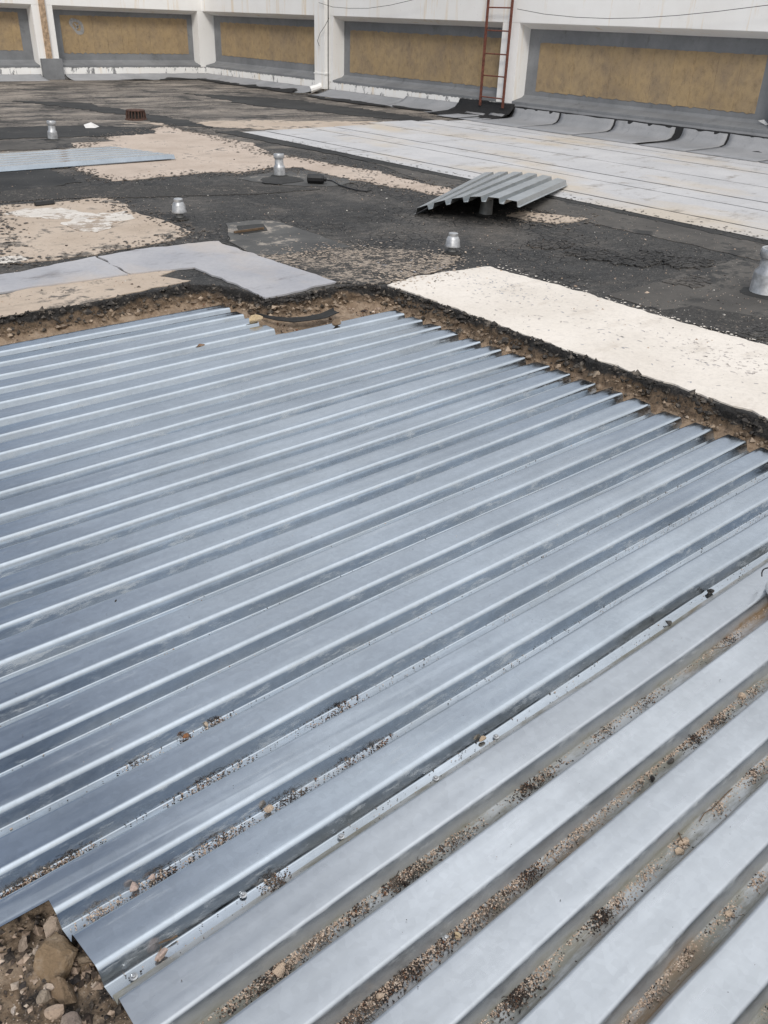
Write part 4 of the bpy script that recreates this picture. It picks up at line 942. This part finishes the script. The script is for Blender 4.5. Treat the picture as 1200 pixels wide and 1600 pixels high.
# loose sheets
def loose_sheet(root, nribs, fpos, Lx, NX, mat, seed):
    """fpos(s, t) -> (pos, up) ; s across 0..1, t along 0..1"""
    cor = []
    Wd = nribs*.152
    for k in range(nribs):
        b = k*.152; cor += [(b, -DEP), (b+.018, -DEP), (b+.031, 0), (b+.121, 0), (b+.134, -DEP)]
    cor.append((Wd, -DEP)); V = []; F = []; web = []; flo = []
    for (w, z) in cor:
        for i in range(NX+1):
            p, up = fpos(w/Wd, i/NX); q = p+up*(z+DEP); V.append(q); web.append(0.); flo.append(0.)
    nv = NX+1
    for j in range(len(cor)-1):
        for i in range(NX): a = j*nv+i; F.append((a, a+1, a+nv+1, a+nv))
    o = obj('sheet_metal', V, F, mat, root)
    for nm, arr in (('web', web), ('floor', flo)):
        at_ = o.data.attributes.new(nm, 'FLOAT', 'POINT'); at_.data.foreach_set('value', arr)
    md = o.modifiers.new('t', 'SOLIDIFY'); md.thickness = .0015; md.offset = 0; return o
FL, FR, BR, BL = Vector((4.95, 5.38, .068)), Vector((5.36, 4.60, .20)), Vector((7.25, 5.62, .078)), Vector((6.87, 6.45, .078))
bent = empty('corrugated_sheet', 'bent piece of corrugated sheet propped on a vent pipe with one corner on the roof', 'metal sheet', (0, 0, 0))
def fbent(s, t):
    p = FL.lerp(FR, s).lerp(BL.lerp(BR, s), t); bow = math.sin(math.pi*min(1, s*.95))*(.075*(1-t)**1.0+.045*t); p = p+Vector((0, 0, bow))
    sl_ = math.cos(math.pi*s)*math.pi*(.075*(1-t)+.045*t)/.9; return p, Vector((.45*-.0, sl_*.5, 1)).normalized()
loose_sheet(bent, 6, fbent, 2, 14, M['galv_old'], 1)
for i, (dz, dx, dy, rz, lab) in enumerate([(.0, 0, 0, 0, 'lower of the two flat corrugated sheets stacked on the roof at the far left'), (.003, -.05, .0, .002, 'upper of the two flat corrugated sheets stacked on the roof at the far left')]):
    st_ = empty('corrugated_sheet', lab, 'metal sheet', (4.70+dx, 8.95+dy, .072+dz), rz, 'flat spare sheets at the far left')
    loose_sheet(st_, 6, lambda s, t: (Vector((-5.2+5.2*t-.30*s, s*.912+.015*math.sin(t*5), .006*math.sin(t*7+i))), Vector((0, 0, 1))), 5.2, 20, M['galv'], 2)

# twigs
def twig(pts, r, label):
    P = []
    for (x, y, z) in pts: a = at(x, y, z); P.append((a[0], a[1], z))
    MB().tube(P, r, 5).build('twig', M['wood'], label=label, cat='twig')
twig([(233, 1477, -.03), (250, 1473, -.028), (268, 1467, -.03), (277, 1462, -.031)], .0017, 'dry straight twig lying along the lap at lower left')
twig([(246, 1503, -.032), (249, 1490, -.028), (252, 1478, -.026)], .0011, 'short dark twig crossing the straight twig at lower left')
twig([(1060, 1300, -.03), (1064, 1310, -.025), (1069, 1320, -.03)], .0014, 'short stub of twig standing by the pale angular stone')
twig([(1093, 1283, -.033), (1100, 1271, -.030), (1112, 1264, -.033), (1135, 1240, -.033), (1144, 1232, -.035)], .0012, 'long curved root strand in the third dirty trough at right')
twig([(1112, 1013, -.033), (1130, 1012, -.03), (1142, 1007, -.03)], .0012, 'thin stalk across the first dirty trough near the right edge')
# white tub with wire handle, cut off by the right edge
a = at(1229, 931, 0.); tub = empty('plastic_tub', 'white plastic tub with a dark wire handle, cut off by the right edge', 'tub', (a[0], a[1], .001))
MB().lathe([(.050, 0), (.058, .002), (.064, .012), (.062, .03), (.058, .034), (.054, .03), (.05, .008), (.01, .006)], 32).build('body', M['plastic'], tub, True)
h = []
for i in range(17):
    t = math.pi*i/16; h.append((-.055*math.sin(t)-.01, .062*math.cos(t)+.02, .03+.085*math.sin(t)*.9))
MB().tube(h, .0022, 6).build('handle', M['wire'], tub)
